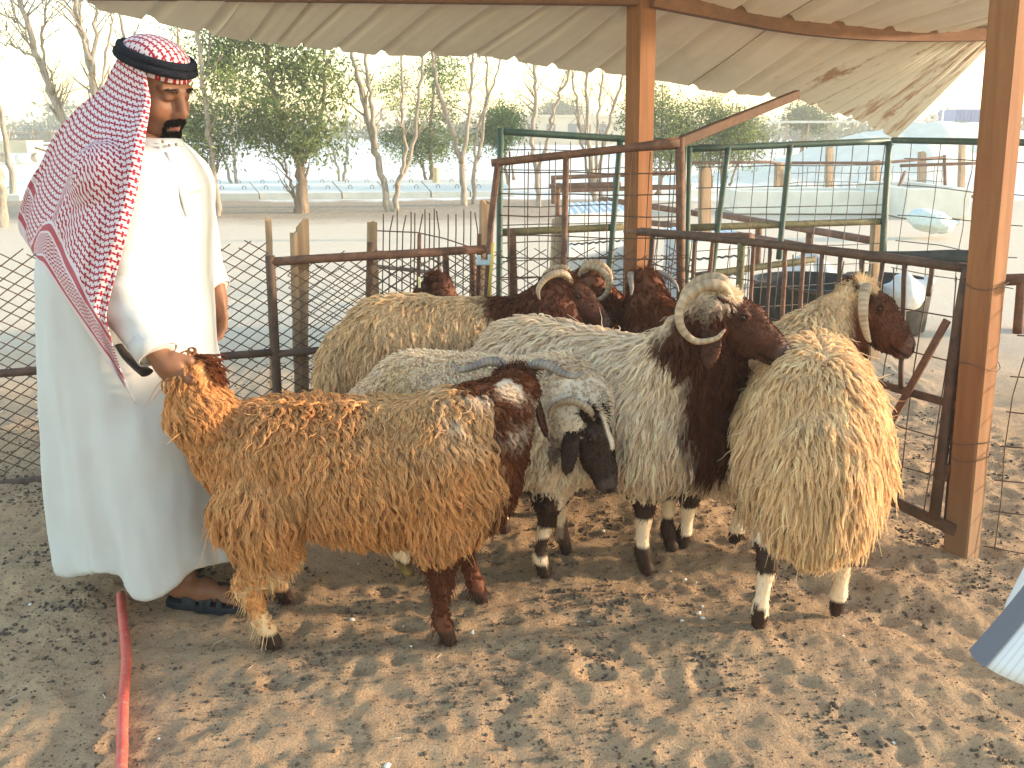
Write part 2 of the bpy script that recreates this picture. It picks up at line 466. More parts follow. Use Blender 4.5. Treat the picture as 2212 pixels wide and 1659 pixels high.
def scatter(name, X, Y, S, mat, sink=0.3, squash=0.8, label=None, cat=None, rng=rngG, base=None):
    IV_, IF_ = base or (IV, IF); nb_ = len(IV_)
    n = len(X); Z = ground_h(X, Y)
    ang = rng.uniform(0, 6.283, n); c, s = np.cos(ang), np.sin(ang)
    el = rng.uniform(0.75, 1.35, n)
    V = IV_[None] * S[:, None, None] * (1 + 0.22 * rng.standard_normal((n, nb_, 1)))
    V[..., 0] *= el[:, None]; V[..., 2] *= squash
    Xr = V[..., 0] * c[:, None] - V[..., 1] * s[:, None]; Yr = V[..., 0] * s[:, None] + V[..., 1] * c[:, None]
    V = np.stack([Xr + X[:, None], Yr + Y[:, None], V[..., 2] + (Z + S * (squash - sink * 2))[:, None]], -1).reshape(-1, 3)
    F = (IF_[None] + (np.arange(n) * nb_)[:, None, None]).reshape(-1, 3)
    return tag(mesh_obj(name, V, F, mat), label, cat, kind='stuff')
M_DUNG = mat_mottled('dry_dung', (0.065, 0.047, 0.034), (0.14, 0.10, 0.07), 60, 0.95, 0.3, 0.002)
M_PEBBLE = mat_mottled('pale_pebble', (0.55, 0.50, 0.43), (0.75, 0.71, 0.64), 40, 0.9, 0.2, 0.002)
cl = np.stack([rngG.uniform(-2.6, 2.4, 330), rngG.uniform(1.25, 5.5, 330)], 1)
k = rngG.integers(0, 330, 7600)
px_ = cl[k, 0] + rngG.normal(0, 0.055, 7600); py_ = cl[k, 1] + rngG.normal(0, 0.045, 7600)
hh = ground_h(px_, py_); keep = hh < np.quantile(hh, 0.72)
px_ = np.concatenate([px_[keep], rngG.uniform(-2.7, 2.5, 1900)]); py_ = np.concatenate([py_[keep], rngG.uniform(1.2, 6.0, 1900)])
scatter('dung_pellets', px_, py_, rngG.uniform(0.0028, 0.0078, len(px_)) * rngG.choice([1, 1, 1, 1.25], len(px_)), M_DUNG, label='dark round dung pellets strewn over the sandy pen floor', cat='dung')
kc_ = rngG.integers(0, 330, 14000); cxx = np.concatenate([rngG.uniform(-2.7, 2.5, 12000), cl[kc_, 0] + rngG.normal(0, .12, 14000)]); cyy = np.concatenate([rngG.uniform(1.2, 4.6, 12000), cl[kc_, 1] + rngG.normal(0, .10, 14000)])
scatter('crumbs', cxx, cyy, rngG.uniform(0.0012, 0.0042, 26000), M_DUNG, base=(OV, OF), label='tiny dark crumbs of dung and soil on the sand', cat='crumbs')
scatter('pebbles', rngG.uniform(-3, 4, 240), rngG.uniform(1.3, 8, 240), rngG.uniform(0.003, 0.009, 240), M_PEBBLE, 0.2, 0.7, 'small pale pebbles lying about on the sand', 'pebbles')
mb = MB()
for q in range(170):
    x, y = rngG.uniform(-2.5, 2.4), rngG.uniform(1.3, 4.8); a = rngG.uniform(0, 6.28); L = rngG.uniform(0.012, 0.04)
    z = gz(x, y) + 0.003; d = A(math.cos(a), math.sin(a), 0) * L
    mb.tube([A(x, y, z) - d / 2, A(x, y, z + 0.003), A(x, y, z) + d / 2], 0.0011, 3)
tag(mb.build('straw', mat_mottled('pale_straw', (0.5, 0.4, 0.24), (0.66, 0.56, 0.38), 30, 0.8, 0)), 'short bits of pale straw scattered on the pen floor', 'straw', kind='stuff')

# ---------------------------------------------------------------- shelter: roof sheets, beams, posts
shelter = tag(empty('shade_shelter', (0.61, 4.5, 0)), 'open shelter of corrugated steel sheets on orange timber posts', 'shelter')
Epx = [(178, 18, 4.6), (519, 86, 4.8), (695, 105, 4.9), (979, 120, 5.0), (1227, 147, 5.15), (1522, 190, 5.45), (1728, 216, 5.7), (1830, 258, 5.75), (1928, 304, 5.8)]
Mpx = [(225, -40, 4.3), (608, -20, 4.4), (829, -20, 4.42), (1172, -16, 4.45), (1430, -6, 4.5), (1728, 45, 4.9), (2030, 66, 5.35), (2110, 66, 5.5), (2170, 70, 5.6)]
E3 = np.array([at(*p) for p in Epx]); M3 = np.array([at(*p) for p in Mpx])
D3 = M3 - E3; D3[:, 2] *= np.array([1, 1, 1, 1, .9, .7, .5, .4, .35])
N3 = M3 + D3 * np.array([3.6, 3.2, 3.0, 2.4, 2.2, 1.9, 1.7, 1.7, 1.7])[:, None]
RIBS = 23; PER = 14; nu = RIBS * PER + 1; nv = 46
Ec, Mc, Nc = (catmull(q, nu) for q in (E3, M3, N3))
tv = np.concatenate([np.linspace(0, 1, 22), np.linspace(1, 2, nv - 21)[1:]])
rs = np.random.default_rng(8)
ph = (np.arange(nu) % PER) / PER
prof = np.interp(ph, [0, 0.06, 0.20, 0.26, 0.5, 0.56, 0.62, 1.0], [0, 0.026, 0.026, 0, 0, 0.004, 0, 0])
bounds = [0, 2, 4, 9, 14, 19, 23]
ext = [0.0, -0.012, 0.015, 0.0, 0.02, -0.02]
for s_ in range(6):
    i0, i1 = bounds[s_] * PER, bounds[s_ + 1] * PER + 4
    i1 = min(i1, nu - 1)
    cols_ = range(i0, i1 + 1)
    V = []; UV = []
    for i in cols_:
        e, m_, nn = Ec[i], Mc[i], Nc[i]
        for t in tv:
            tt = t - (ext[s_] * (1 - t) if t < 1 else 0)
            p = e + (m_ - e) * tt if t <= 1 else m_ + (nn - m_) * (t - 1)
            wav = 0.008 * math.sin(i * 0.11 + 3 * t) + 0.012 * float(n2(np.array([i / 40.0]), np.array([t * 2.0]), 1.0, 3)[0])
            ragged = 0.012 * float(n2(np.array([i / 5.0]), np.array([0.0]), 1.0, 4)[0]) if t == 0 else 0
            p = p + A(0, 0, prof[i] + wav + 0.004 * (s_ % 2)) + (m_ - e) * ragged
            V.append(p); UV.append((i / PER, t * 1.2))
    V = np.array(V); nc = len(cols_)
    id2 = np.arange(nc * nv).reshape(nc, nv)
    F = np.stack([id2[:-1, :-1], id2[1:, :-1], id2[1:, 1:], id2[:-1, 1:]], -1)
    kill = np.zeros(F.shape[:2], bool)
    for q in range(5 if s_ < 4 else 14):
        kill[rs.integers(0, nc - 1), rs.integers(1, 22)] = True
    # shrink the holes: only every third face column is narrow, so pick rib faces
    narrow = np.array([ph[i] < 0.07 for i in list(cols_)[:-1]])
    kill &= narrow[:, None]
    F = F[~kill]
    mesh_obj('roof_sheet', V, F.reshape(-1, 4), M_SHEET, shelter, smooth=False, uvs=np.array(UV))
# timber
bm_ = MB(); bm_.bar(at(120, -14, 4.46), at(1380, 0, 4.46), 0.06, 0.05, 0.004)
bm_.build('beam', M_BEAM, shelter)
low = [(1405, 15), (1550, 43), (1691, 69), (1831, 84), (1972, 89.5), (2165, 88)]
Yb = np.linspace(4.45, 5.55, 6)
C = np.array([at(x, y, Y) for (x, y), Y in zip(low, Yb)])
C = catmull(C, 26); hgt = np.linspace(0.095, 0.065, 26)
mb = MB(); V = []; F = []
for i, c in enumerate(C):
    t = np.gradient(C, axis=0)[i]; t /= np.linalg.norm(t); u = np.cross(t, A(0, 0, 1)); u /= np.linalg.norm(u)
    for a, b in ((-1, 0), (1, 0), (1, 1), (-1, 1)): V.append(c + u * 0.028 * a + A(0, 0, hgt[i] * b))
for i in range(25):
    for k in range(4): F.append((i*4+k, i*4+(k+1) % 4, (i+1)*4+(k+1) % 4, (i+1)*4+k))
F += [(3, 2, 1, 0), (100, 101, 102, 103)]
mb.add(V, F); mb.build('beam', M_BEAM, shelter)
mb = MB(); mb.bar(at(1470, 306, 4.62), at(1722, 204, 5.55), 0.04, 0.05, 0.004); mb.build('brace', m_wood('dark_brace', (0.075, 0.04, 0.025), (0.12, 0.066, 0.042), (0.06, 0.035, 0.024), ax=0), shelter)
def post(p0, p1, w, rot, name='post', root=shelter, mat=M_TIMBER):
    p0 = np.asarray(p0); p1 = np.asarray(p1); d = p1 - p0; L = np.linalg.norm(d); d = d / L
    u = A(math.cos(rot), math.sin(rot), 0); u = u - d * u.dot(d); u /= np.linalg.norm(u)
    mb = MB(); mb.box(A(0, 0, L / 2), (L, w, w), ax=np.array([[0, 0, 1], [1, 0, 0], [0, 1, 0]]), bev=0.006)
    o = mb.build(name, mat, None); 
    M = Matrix(((u[0], np.cross(d, u)[0], d[0], p0[0]), (u[1], np.cross(d, u)[1], d[1], p0[1]), (u[2], np.cross(d, u)[2], d[2], p0[2]), (0, 0, 0, 1)))
    o.matrix_world = M
    if root is not None:
        o.parent = root; o.matrix_parent_inverse = Matrix.Translation(root.location).inverted(); o.matrix_basis = M
    return o
post(at(1368, 985, 4.5) * A(1, 1, 0) + A(0, 0, -0.1), at(1386, -6, 4.5), 0.103, R(33))
b0 = gr(2079, 1196); top = at(2190, -60, 2.93)
b0[2] = -0.12
post(b0, b0 + (top - b0) * (2.36 / (top[2] - b0[2])), 0.092, R(35))
# wire wrapped round the right post
mb = MB()
for z in (0.40, 0.46, 0.74, 1.02):
    pc = b0 + (top - b0) * ((z - b0[2]) / (top[2] - b0[2]))
    ring = [pc + A(0.066 * math.cos(a) * 1.05, 0.066 * math.sin(a) * 1.05, 0.012 * math.sin(a * 2 + z * 9)) for a in np.linspace(0, 6.283, 13)]
    ring = [pc + (r_ - pc) * (1.0 if k % 3 else 1.02) for k, r_ in enumerate(ring)]
    mb = MB(); mb.tube(ring, 0.0017, 4, cap=False); mb.build('binding_wire', M_WIRE, shelter, True)
# ---------------------------------------------------------------- fences
def onp(x, y, P, Q, off=0.0):        # picture place on the upright plane through P and Q (ground points)
    P = np.asarray(P, float); Q = np.asarray(Q, float); d = Q - P; n = A(-d[1], d[0]); n /= np.linalg.norm(n)
    r_ = ray(x, y); t = ((P - CAM[:2]) @ n + off) / (r_[:2] @ n)
    return CAM + r_ * t
def pipe(name, pts, r, mat, root, n=8, wob=0.0, flat_end=False):
    pts = np.asarray(pts, float)
    if len(pts) == 2:
        pts = pts[0] + (pts[1] - pts[0]) * np.linspace(0, 1, 7)[:, None]
        if wob: pts[1:-1] += np.random.default_rng(int(abs(pts.sum() * 1e4)) % 99991).normal(0, wob, (5, 3))
    mb = MB(); mb.tube(pts, r, n)
    return mb.build(name, mat, root, True)
def grid_wires(name, P, Q, z0, z1, dx, dz, r, mat, root, jit=0.004, seed=1, xr=None, skipv=()):
    """square wire mesh on the upright plane from ground point P to Q"""
    P = np.append(np.asarray(P, float), 0); Q = np.append(np.asarray(Q, float), 0); L = np.linalg.norm(Q - P); d = (Q - P) / L
    rng = np.random.default_rng(seed); mb = MB(); nrm = A(-d[1], d[0], 0)
    s = rng.uniform(0.02, 0.05)
    while s < L:
        zz = np.linspace(z0, z1, 6)
        pts = [P + d * (s + rng.normal(0, jit)) + nrm * rng.normal(0, jit) + A(0, 0, z) for z in zz]
        mb.tube(pts, r, 4); s += dx
    z = z0 + 0.02
    while z <= z1:
        ss = np.linspace(0, L, max(6, int(L / 0.25)))
        pts = [P + d * q + nrm * (rng.normal(0, jit) + 0.003) + A(0, 0, z + rng.normal(0, jit)) for q in ss]
        mb.tube(pts, r, 4); z += dz
    return tag(mb.build(name, mat, root, True), kind='stuff')
def diamond_wires(name, P, Q, z0, z1, w, h, r, mat, root, seed=1, jit=0.004):
    P = np.append(np.asarray(P, float), 0); Q = np.append(np.asarray(Q, float), 0); L = np.linalg.norm(Q - P); d = (Q - P) / L
    rng = np.random.default_rng(seed); mb = MB(); H = z1 - z0; k = w / h; nrm = A(-d[1], d[0], 0)
    off = lambda s, z: nrm * 0.012 * math.sin(s * 5 + z * 6 + seed) + A(0, 0, 0.010 * math.sin(s * 7 + seed))
    n = int((L + H * k) / w) + 1
    for sg in (0, 1):
        for i in range(n):
            s0 = i * w - H * k + rng.normal(0, jit)
            za, zb = 0.0, H + (rng.uniform(-0.03, 0.012))
            a_, b_ = s0, s0 + zb * k
            if a_ < 0: za = -a_ / k; a_ = 0
            if b_ > L: zb = zb - (b_ - L) / k; b_ = L
            if zb - za < 0.02: continue
            ss = np.linspace(a_, b_, 6); zs = np.linspace(za, zb, 6)
            if sg: ss = L - ss
            pts = [P + d * s + A(0, 0, z0 + z) + off(s, z) + nrm * 0.003 * sg for s, z in zip(ss, zs)]
            mb.tube(pts, r, 4, cap=False)
    return tag(mb.build(name, mat, root, True), kind='stuff')

LP, LQ = (-2.6, 3.60), (-0.12, 4.42)
# left panel behind the man
fl = tag(empty('diamond_mesh_fence', (-2.0, 3.8, 0)), 'low fence panel of diamond wire mesh on dark pipes behind the man', 'fence', 'rusty pen fences')
pc = lambda x, y, off=0.0: onp(x, y, LP, LQ, off)
mid = pc(592, 761)
pipe('rail', [pc(-120, 816), mid], 0.019, M_DARKRUST, fl)
pipe('rail', [pc(-120, 1062), pc(600, 972)], 0.021, M_DARKRUST, fl)
jx = pc(583, 600)[:2]
diamond_wires('wire_mesh', LP, jx, 0.05, 1.02, 0.078, 0.052, 0.0026, M_WIRE, fl, 3)
# gate panel with top rail
fg = tag(empty('fence_gate', (-1.0, 4.1, 0)), 'low rusty gate panel with bare top rail and doubled diamond mesh', 'fence', 'rusty pen fences')
pipe('post', [pc(583, 552), pc(605, 958)], 0.022, M_DARKRUST, fg)
pipe('rail', [pc(583, 566), pc(700, 558), pc(850, 550), pc(1048, 538)], 0.021, M_RUST, fg, wob=0.003)
pipe('rail', [pc(595, 765), pc(1040, 726)], 0.018, M_DARKRUST, fg)
pipe('rail', [pc(605, 955), pc(1040, 900)], 0.02, M_DARKRUST, fg)
diamond_wires('wire_mesh', jx, LQ, 0.05, 0.95, 0.082, 0.054, 0.0026, M_WIRE, fg, 5)
diamond_wires('wire_mesh', (jx[0] + 0.05, jx[1] + 0.13), (LQ[0], LQ[1] + 0.13), 0.05, 0.90, 0.10, 0.062, 0.0022, M_WIRE, fg, 8)
for x, y0, y1, r_ in ((800, 523, 690, 0.017), (906, 505, 700, 0.010), (1035, 505, 700, 0.011)):
    pipe('upright', [pc(x, y0, 0.05), pc(x - 4, y1, 0.05)], r_, M_RUST, fg)

# tall rusty panel
RP, RQ = (-0.13, 4.36), (0.88, 4.26)
fr = tag(empty('tall_panel', (0.3, 4.3, 0)), 'tall rusty pipe panel with square wire mesh before the middle post', 'fence', 'rusty pen fences')
rc = lambda x, y, off=0.0: onp(x, y, RP, RQ, off)
def flared(name, pts, r, mat, root):
    pts = pts[0] + (pts[1] - pts[0]) * np.linspace(0, 1, 12)[:, None]
    mb = MB(); mb.tube(pts, np.r_[np.full(9, r), r * 1.15, r * 1.4, r * 1.5], 8); return mb.build(name, mat, root, True)
flared('rail', np.array([rc(1062, 352), rc(1468, 308)]), 0.0185, M_RUST, fr)
pipe('post', [rc(1469, 297), rc(1470, 480), rc(1472, 980)], 0.021, M_RUST, fr)
pipe('post', [rc(1076, 352), rc(1060, 480), rc(1052, 640), rc(1040, 930)], 0.016, M_RUST, fr)
pipe('upright', [rc(1223, 340), rc(1218, 560), rc(1212, 950)], 0.015, M_RUST, fr)
grid_wires('wire_mesh', rc(1078, 600)[:2], rc(1470, 600)[:2], 0.1, 1.42, 0.095, 0.10, 0.003, M_WIRE, fr, 0.004, 4)
diamond_wires('wire_mesh', (RP[0] + 0.02, RP[1] - 0.03), (RQ[0], RQ[1] - 0.03), 0.1, 0.97, 0.10, 0.06, 0.0022, M_WIRE, fr, 6)

# low fence on the right
FP, FQ = (0.66, 4.34), (1.60, 2.985)
ff = tag(empty('low_fence', (1.2, 3.6, 0)), 'low rusty fence running from the middle post to the right post', 'fence', 'rusty pen fences')
fc = lambda x, y, off=0.0: onp(x, y, FP, FQ, off)
pipe('rail', [fc(1385, 499), fc(1600, 521), fc(1850, 548), fc(2095, 580)], 0.0175, M_DARKRUST, ff)
flared('rail', np.array([fc(1352, 499, 0.03), fc(1622, 517, 0.03)]), 0.019, M_RUST, ff)
pipe('post', [fc(2092, 575), fc(2070, 700), fc(2038, 960), fc(2018, 1120)], 0.021, M_DARKRUST, ff)
pipe('post', [fc(2098, 690, .04), fc(2076, 760, .04), fc(2060, 960, .04), fc(2044, 1150, .04)], 0.013, M_DARKRUST, ff)
mb = MB(); mb.bar(fc(1895, 828), fc(2072, 877), 0.008, 0.03); mb.build('cross_bar', M_DARKRUST, ff)
mb = MB(); mb.bar(fc(2046, 692, -.02), fc(1922, 917, -.02), 0.010, 0.026); mb.build('loose_bar', M_RUST, ff)
mb = MB(); mb.bar(fc(1880, 1058), fc(2062, 1146), 0.008, 0.045); mb.build('bottom_bar', M_DARKRUST, ff)
mb = MB(); mb.bar(fc(2022, 1010), fc(2052, 1024), 0.02, 0.06); mb.build('hinge', M_DARKRUST, ff)
for x, y0, y1, r_, mt in ((1410, 505, 640, .013, M_DARKRUST), (1502, 510, 640, .010, M_DARKRUST), (1540, 512, 640, .009, M_RUST), (1602, 520, 690, .018, M_OLIVE), (1628, 526, 690, .009, M_RUST), (1664, 530, 720, .009, M_DARKRUST), (1697, 533, 720, .010, M_RUST), (1735, 538, 740, .009, M_RUST), (1776, 542, 760, .010, M_DARKRUST), (1816, 546, 780, .009, M_DARKRUST), (1862, 551, 800, .010, M_DARKRUST), (1908, 556, 640, .009, M_DARKRUST), (1955, 560, 840, .010, M_DARKRUST), (2015, 566, 640, .009, M_DARKRUST)):
    pipe('upright', [fc(x, y0), fc(x - 9, y1)], r_, mt, ff, 6, wob=0.0012)
grid_wires('wire_mesh', fc(1400, 600)[:2], fc(2085, 700)[:2], 0.12, 1.03, 0.115, 0.15, 0.0027, M_WIRE, ff, 0.006, 9)
mb = MB()                                                                 # strip of old rubber tied along the rail
C = np.array([fc(x, y, 0.03) for x, y in ((1760, 536), (1850, 542), (1960, 543), (2040, 540), (2102, 541))]); C2 = np.array([fc(x, y, 0.03) for x, y in ((1760, 548), (1850, 560), (1960, 574), (2040, 572), (2100, 584))])
C = catmull(C, 14); C2 = catmull(C2, 14); nn_ = A(0.58, 0.4, 0) * 0.02
V = np.concatenate([C, C2, C2 + nn_, C + nn_]); F = [(k*14+i, k*14+i+1, ((k+1) % 4)*14+i+1, ((k+1) % 4)*14+i) for k in range(4) for i in range(13)]
F += [(0, 14, 28, 42), (13, 55, 41, 27)]
mb.add(V, F); mb.build('rubber_strip', mat_mottled('old_rubber', (0.05, 0.05, 0.048), (0.10, 0.095, 0.085), 12, 0.8, 0.3), ff, True)

# wire fence to the right of the right post
fw = tag(empty('wire_fence', (1.9, 2.9, 0)), 'sagging square wire fence beyond the right post at the picture edge', 'fence', 'rusty pen fences')
WP, WQ = (1.74, 2.98), (2.9, 2.55)
wc = lambda x, y: onp(x, y, WP, WQ)
pipe('rail', [wc(2135, 606), wc(2300, 600)], 0.02, M_RUST, fw)
pipe('upright', [wc(2208, 600), wc(2198, 720)], 0.016, M_RUST, fw)
grid_wires('wire_mesh', WP, WQ, 0.03, 1.02, 0.17, 0.13, 0.0024, M_WIRE, fw, 0.01, 12)

# green panels behind
def green(label, P, Q, top, rails, ups, seed, dx=0.085, dz=0.095, mesh=(0.35, 1.46)):
    o = tag(empty('green_panel', (P[0], P[1], 0)), label, 'fence', 'green pipe panels')
    c_ = lambda x, y, off=0.0: onp(x, y, P, Q, off)
    pipe('rail', [c_(*top[0]), c_(*top[1])], 0.018, M_GREEN, o)
    for a_, b_, mt in rails: pipe('rail', [c_(*a_, 0.01), c_(*b_, 0.01)], 0.02, mt, o)
    for (xa, ya), (xb, yb) in ups: pipe('upright', [c_(xa, ya, -.01), c_(xb, yb, -.01)], 0.017, M_GREEN, o)
    grid_wires('wire_mesh', P, Q, mesh[0], mesh[1], dx, dz, 0.0028, M_GREYWIRE, o, 0.004, seed)
    return o
green('green pipe panel with square mesh left of the middle post', (-0.06, 4.72), (0.99, 5.0), ((1085, 284), (1480, 308)), [((1080, 502), (1345, 490), M_OLIVE)], [((1081, 277), (1076, 900)), ((1340, 300), (1312, 640)), ((1478, 305), (1470, 800))], 21)
green('wide green pipe panel with square mesh right of the middle post', (1.02, 5.02), (2.22, 5.35), ((1484, 322), (1920, 304)), [((1484, 492), (1905, 478), M_OLIVE), ((1500, 596), (1760, 560), M_OLIVE)], [((1489, 318), (1478, 800)), ((1573, 318), (1532, 640)), ((1707, 312), (1682, 560)), ((1921, 304), (1904, 560))], 22, 0.105, 0.115, (0.5, 1.46))
green('grey green pipe panel with wide mesh beside the right post', (2.30, 5.36), (2.62, 4.6), ((1928, 303), (2230, 308)), [], [((1921, 300), (1908, 560))], 23, 0.21, 0.16, (0.7, 1.46))

# wooden stakes and odd uprights behind the left fence
def stake(label, xb, yb, xt, yt, Y, w, seed, cat='post', group='weathered wooden stakes', t=None, yawr=0.4):
    p0 = at(xb, yb, Y); p1 = at(xt, yt, Y); p0 = p0 + (p0 - p1) * ((p0[2] + 0.05) / max(p1[2] - p0[2], .05)) if p0[2] > 0 else p0
    rng = np.random.default_rng(seed); n = 9; mb = MB(); V = []; F = []; dirn = p1 - p0
    t = t or w * 0.6; ca, sa = math.cos(yawr), math.sin(yawr)
    prof_ = [(-.5, -.5), (0, -.56), (.5, -.5), (.55, 0), (.5, .5), (0, .54), (-.5, .5), (-.54, 0)]
    for i in range(n):
        q = i / (n - 1); c = p0 + dirn * q + A(rng.normal(0, .002), rng.normal(0, .002), 0)
        for j, (a, b) in enumerate(prof_):
            s_ = 1 - 0.10 * q + rng.normal(0, 0.02)
            u, v = a * w * s_, b * t * s_
            dz = (rng.uniform(-0.05, 0.0) if i == n - 1 else 0)
            V.append(c + A(u * ca - v * sa, u * sa + v * ca, dz))
    for i in range(n - 1):
        for k in range(8): F.append((i*8+k, i*8+(k+1) % 8, (i+1)*8+(k+1) % 8, (i+1)*8+k))
    c = len(V); V.append(p1 + A(0, 0, -0.012))
    for k in range(8): F.append(((n-1)*8+k, (n-1)*8+(k+1) % 8, c))
    mb.add(V, F)
    o = mb.build('wooden_stake', M_OLDWOOD); return tag(o, label, cat, group)
stake('split weathered stake with a broken shorter half, left end of gate', 653, 760, 652, 470, 4.2, 0.062, 31)
stake('short broken plank stake leaning against the split stake', 640, 760, 634, 497, 4.16, 0.035, 32, t=0.03)
stake('thin pale stake standing above the gate corner', 584, 600, 580, 467, 4.9, 0.036, 33)
stake('square pale stake behind the gate middle rail', 808, 640, 803, 474, 4.9, 0.055, 34)
stake('broad weathered stake beside the green panel corner', 1048, 640, 1049, 428, 4.55, 0.062, 35)
stake('pale stake inside the tall mesh seen left of its middle pipe', 1200, 640, 1206, 462, 6.3, 0.09, 36)
stake('pale stake behind the tall mesh next to middle post', 1318, 640, 1308, 455, 6.6, 0.10, 37)
stake('tall grey stake right of the tall rusty panel post', 1522, 640, 1523, 355, 6.4, 0.085, 38)
stake('grey stake with olive rail end near the rubber tub', 1888, 640, 1893, 470, 5.9, 0.07, 39)
mb = MB()                                                                 # loose welded rods above the gate
rg = np.random.default_rng(40)
rods = tag(empty('rod_sheet', (-0.6, 5.0, 0)), 'sheet of thin upright steel rods with free ends above the gate', 'mesh sheet')
for x in (828, 842, 858, 870, 888, 896, 906, 918, 928, 938, 949, 968, 985, 1002, 1017, 1032):
    yt = 452 + rg.uniform(-2, 14); lean = rg.choice([0, 0, 0, -8, 9, 12]) * 0.8
    pipe('rod', [at(x + lean, yt, 5.0), at(x, 500, 5.0), at(x - 3, 700, 5.0)], 0.0036, M_WIRE, rods, 5)
pipe('rod', [at(805, 498, 4.98), at(900, 502, 4.98), at(960, 515, 4.98), at(1035, 540, 4.98)], 0.0036, M_WIRE, rods, 5)
cage = tag(empty('low_cage', (-0.5, 5.1, 0)), 'low grey pipe cage behind the gate panel', 'cage')
for a, b in (((810, 545), (948, 552)), ((948, 552), (950, 650)), ((808, 560), (806, 650)), ((810, 575), (950, 590))):
    pipe('pipe', [at(*a, 5.2), at(*b, 5.2)], 0.013, mat_mottled('grey_pipe', (0.2, 0.17, 0.15), (0.3, 0.26, 0.23), 10, 0.7, 0.1), cage, 6)
for x in (962, 1020, 1105):
    tag(pipe('iron_stub', [at(x, 545 if x != 1105 else 495, 4.62 if x != 1105 else 4.5), at(x + 6, 690, 4.62 if x != 1105 else 4.5)], 0.022 if x == 1105 else 0.017, M_RUST, None), {962: 'short rusty stub standing left of the lock on the gate', 1020: 'rusty stub standing right under the gate lock', 1105: 'thick rusty stub between gate lock and tall mesh'}[x], 'stub')
# lock on the gate end
lk = tag(empty('gate_lock', at(1048, 560, 4.3)), 'pale blue plastic clamp with yellow strap on the gate end', 'clamp')
mblu = mat_mottled('pale_blue_plastic', (0.42, 0.52, 0.60), (0.5, 0.6, 0.66), 20, 0.5, 0)
mb = MB(); mb.box(at(1046, 567, 4.28), (0.075, 0.03, 0.024), bev=0.004); mb.box(at(1034, 558, 4.28), (0.02, 0.03, 0.03), bev=0.003); mb.box(at(1058, 558, 4.28), (0.02, 0.031, 0.036), bev=0.003); mb.build('clamp', mblu, lk)
pipe('strap', [at(1066, 525, 4.27), at(1062, 570, 4.26), at(1054, 660, 4.27)], 0.008, mat_mottled('yellow_strap', (0.55, 0.42, 0.08), (0.62, 0.5, 0.14), 20, 0.6, 0), lk, 6)
# red hose lying on the ground
pts = []
for x, y in ((262, 1294), (266, 1340), (272, 1400), (274, 1450), (269, 1520), (266, 1580), (266, 1640), (262, 1700), (256, 1800)):
    g = gr(x, y); pts.append(g + A(0, 0, 0.022 + 0.4 * gz(g[0], g[1])))
pts = catmull(pts, 40)
mb = MB(); mb.tube(pts, 0.0145, 12)
tag(mb.build('red_hose', mat_mottled('dusty_red_rubber', (0.52, 0.075, 0.055), (0.60, 0.12, 0.09), 14, 0.6, 0.1, 0.002, c3=(0.5, 0.2, 0.15)), None, True), 'dusty red hose lying on the sand in the left foreground', 'hose')
# ---------------------------------------------------------------- sheep
def m_wool(name, trans=0.25):
    m = NT(name); at_ = m.n('Attribute', attribute_name='Col'); m.set(at_.outputs['Color'], 0.9, spec=0.12)
    tr = m.n('BsdfTranslucent'); m.l(at_.outputs['Color'], tr.inputs[0])
    mx = m.n('MixShader'); mx.inputs[0].default_value = trans
    m.l(m.b.outputs[0], mx.inputs[1]); m.l(tr.outputs[0], mx.inputs[2]); m.l(mx.outputs[0], m.out.inputs[0]); return m.m
M_WOOL = m_wool('wool', 0.35)
def m_skin(name, rough=0.7, spec=0.25, bump=0.25, scale=160):
    m = NT(name); a = m.n('Attribute', attribute_name='Col'); m.set(a.outputs['Color'], rough, spec=spec)
    if bump: m.bump(m.noise(scale, 4, 0.6, m.pos()), bump, 0.002)
    return m.m
M_HIDE = m_skin('sheep_hide')
def m_horn(name, c1, c2):
    m = NT(name); a = m.n('Attribute', attribute_name='Col'); g = m.noise(30, 5, 0.6, m.pos())
    col = m.mix(m.ramp(g, [(0.3, 0.0), (0.7, 1.0)]), c1, c2)
    col = m.mix(1.0, col, a.outputs['Color'], 'MULTIPLY'); m.set(col, 0.6, spec=0.3); m.bump(g, 0.25, 0.002); return m.m
M_HORN_TAN = m_horn('tan_horn', (0.33, 0.215, 0.125), (0.52, 0.385, 0.25))
M_HORN_GREY = m_horn('grey_horn', (0.17, 0.14, 0.12), (0.33, 0.27, 0.22))
M_EYE = NT('dark_eye').set((0.022, 0.012, 0.006), 0.25, spec=0.4).m
CREAM = A(0.77, 0.54, 0.31); WHITE = A(0.87, 0.68, 0.49); TAN = A(0.65, 0.335, 0.135); BROWN = A(0.110, 0.037, 0.018); DARK = A(0.040, 0.020, 0.013); RED = A(0.165, 0.050, 0.019)

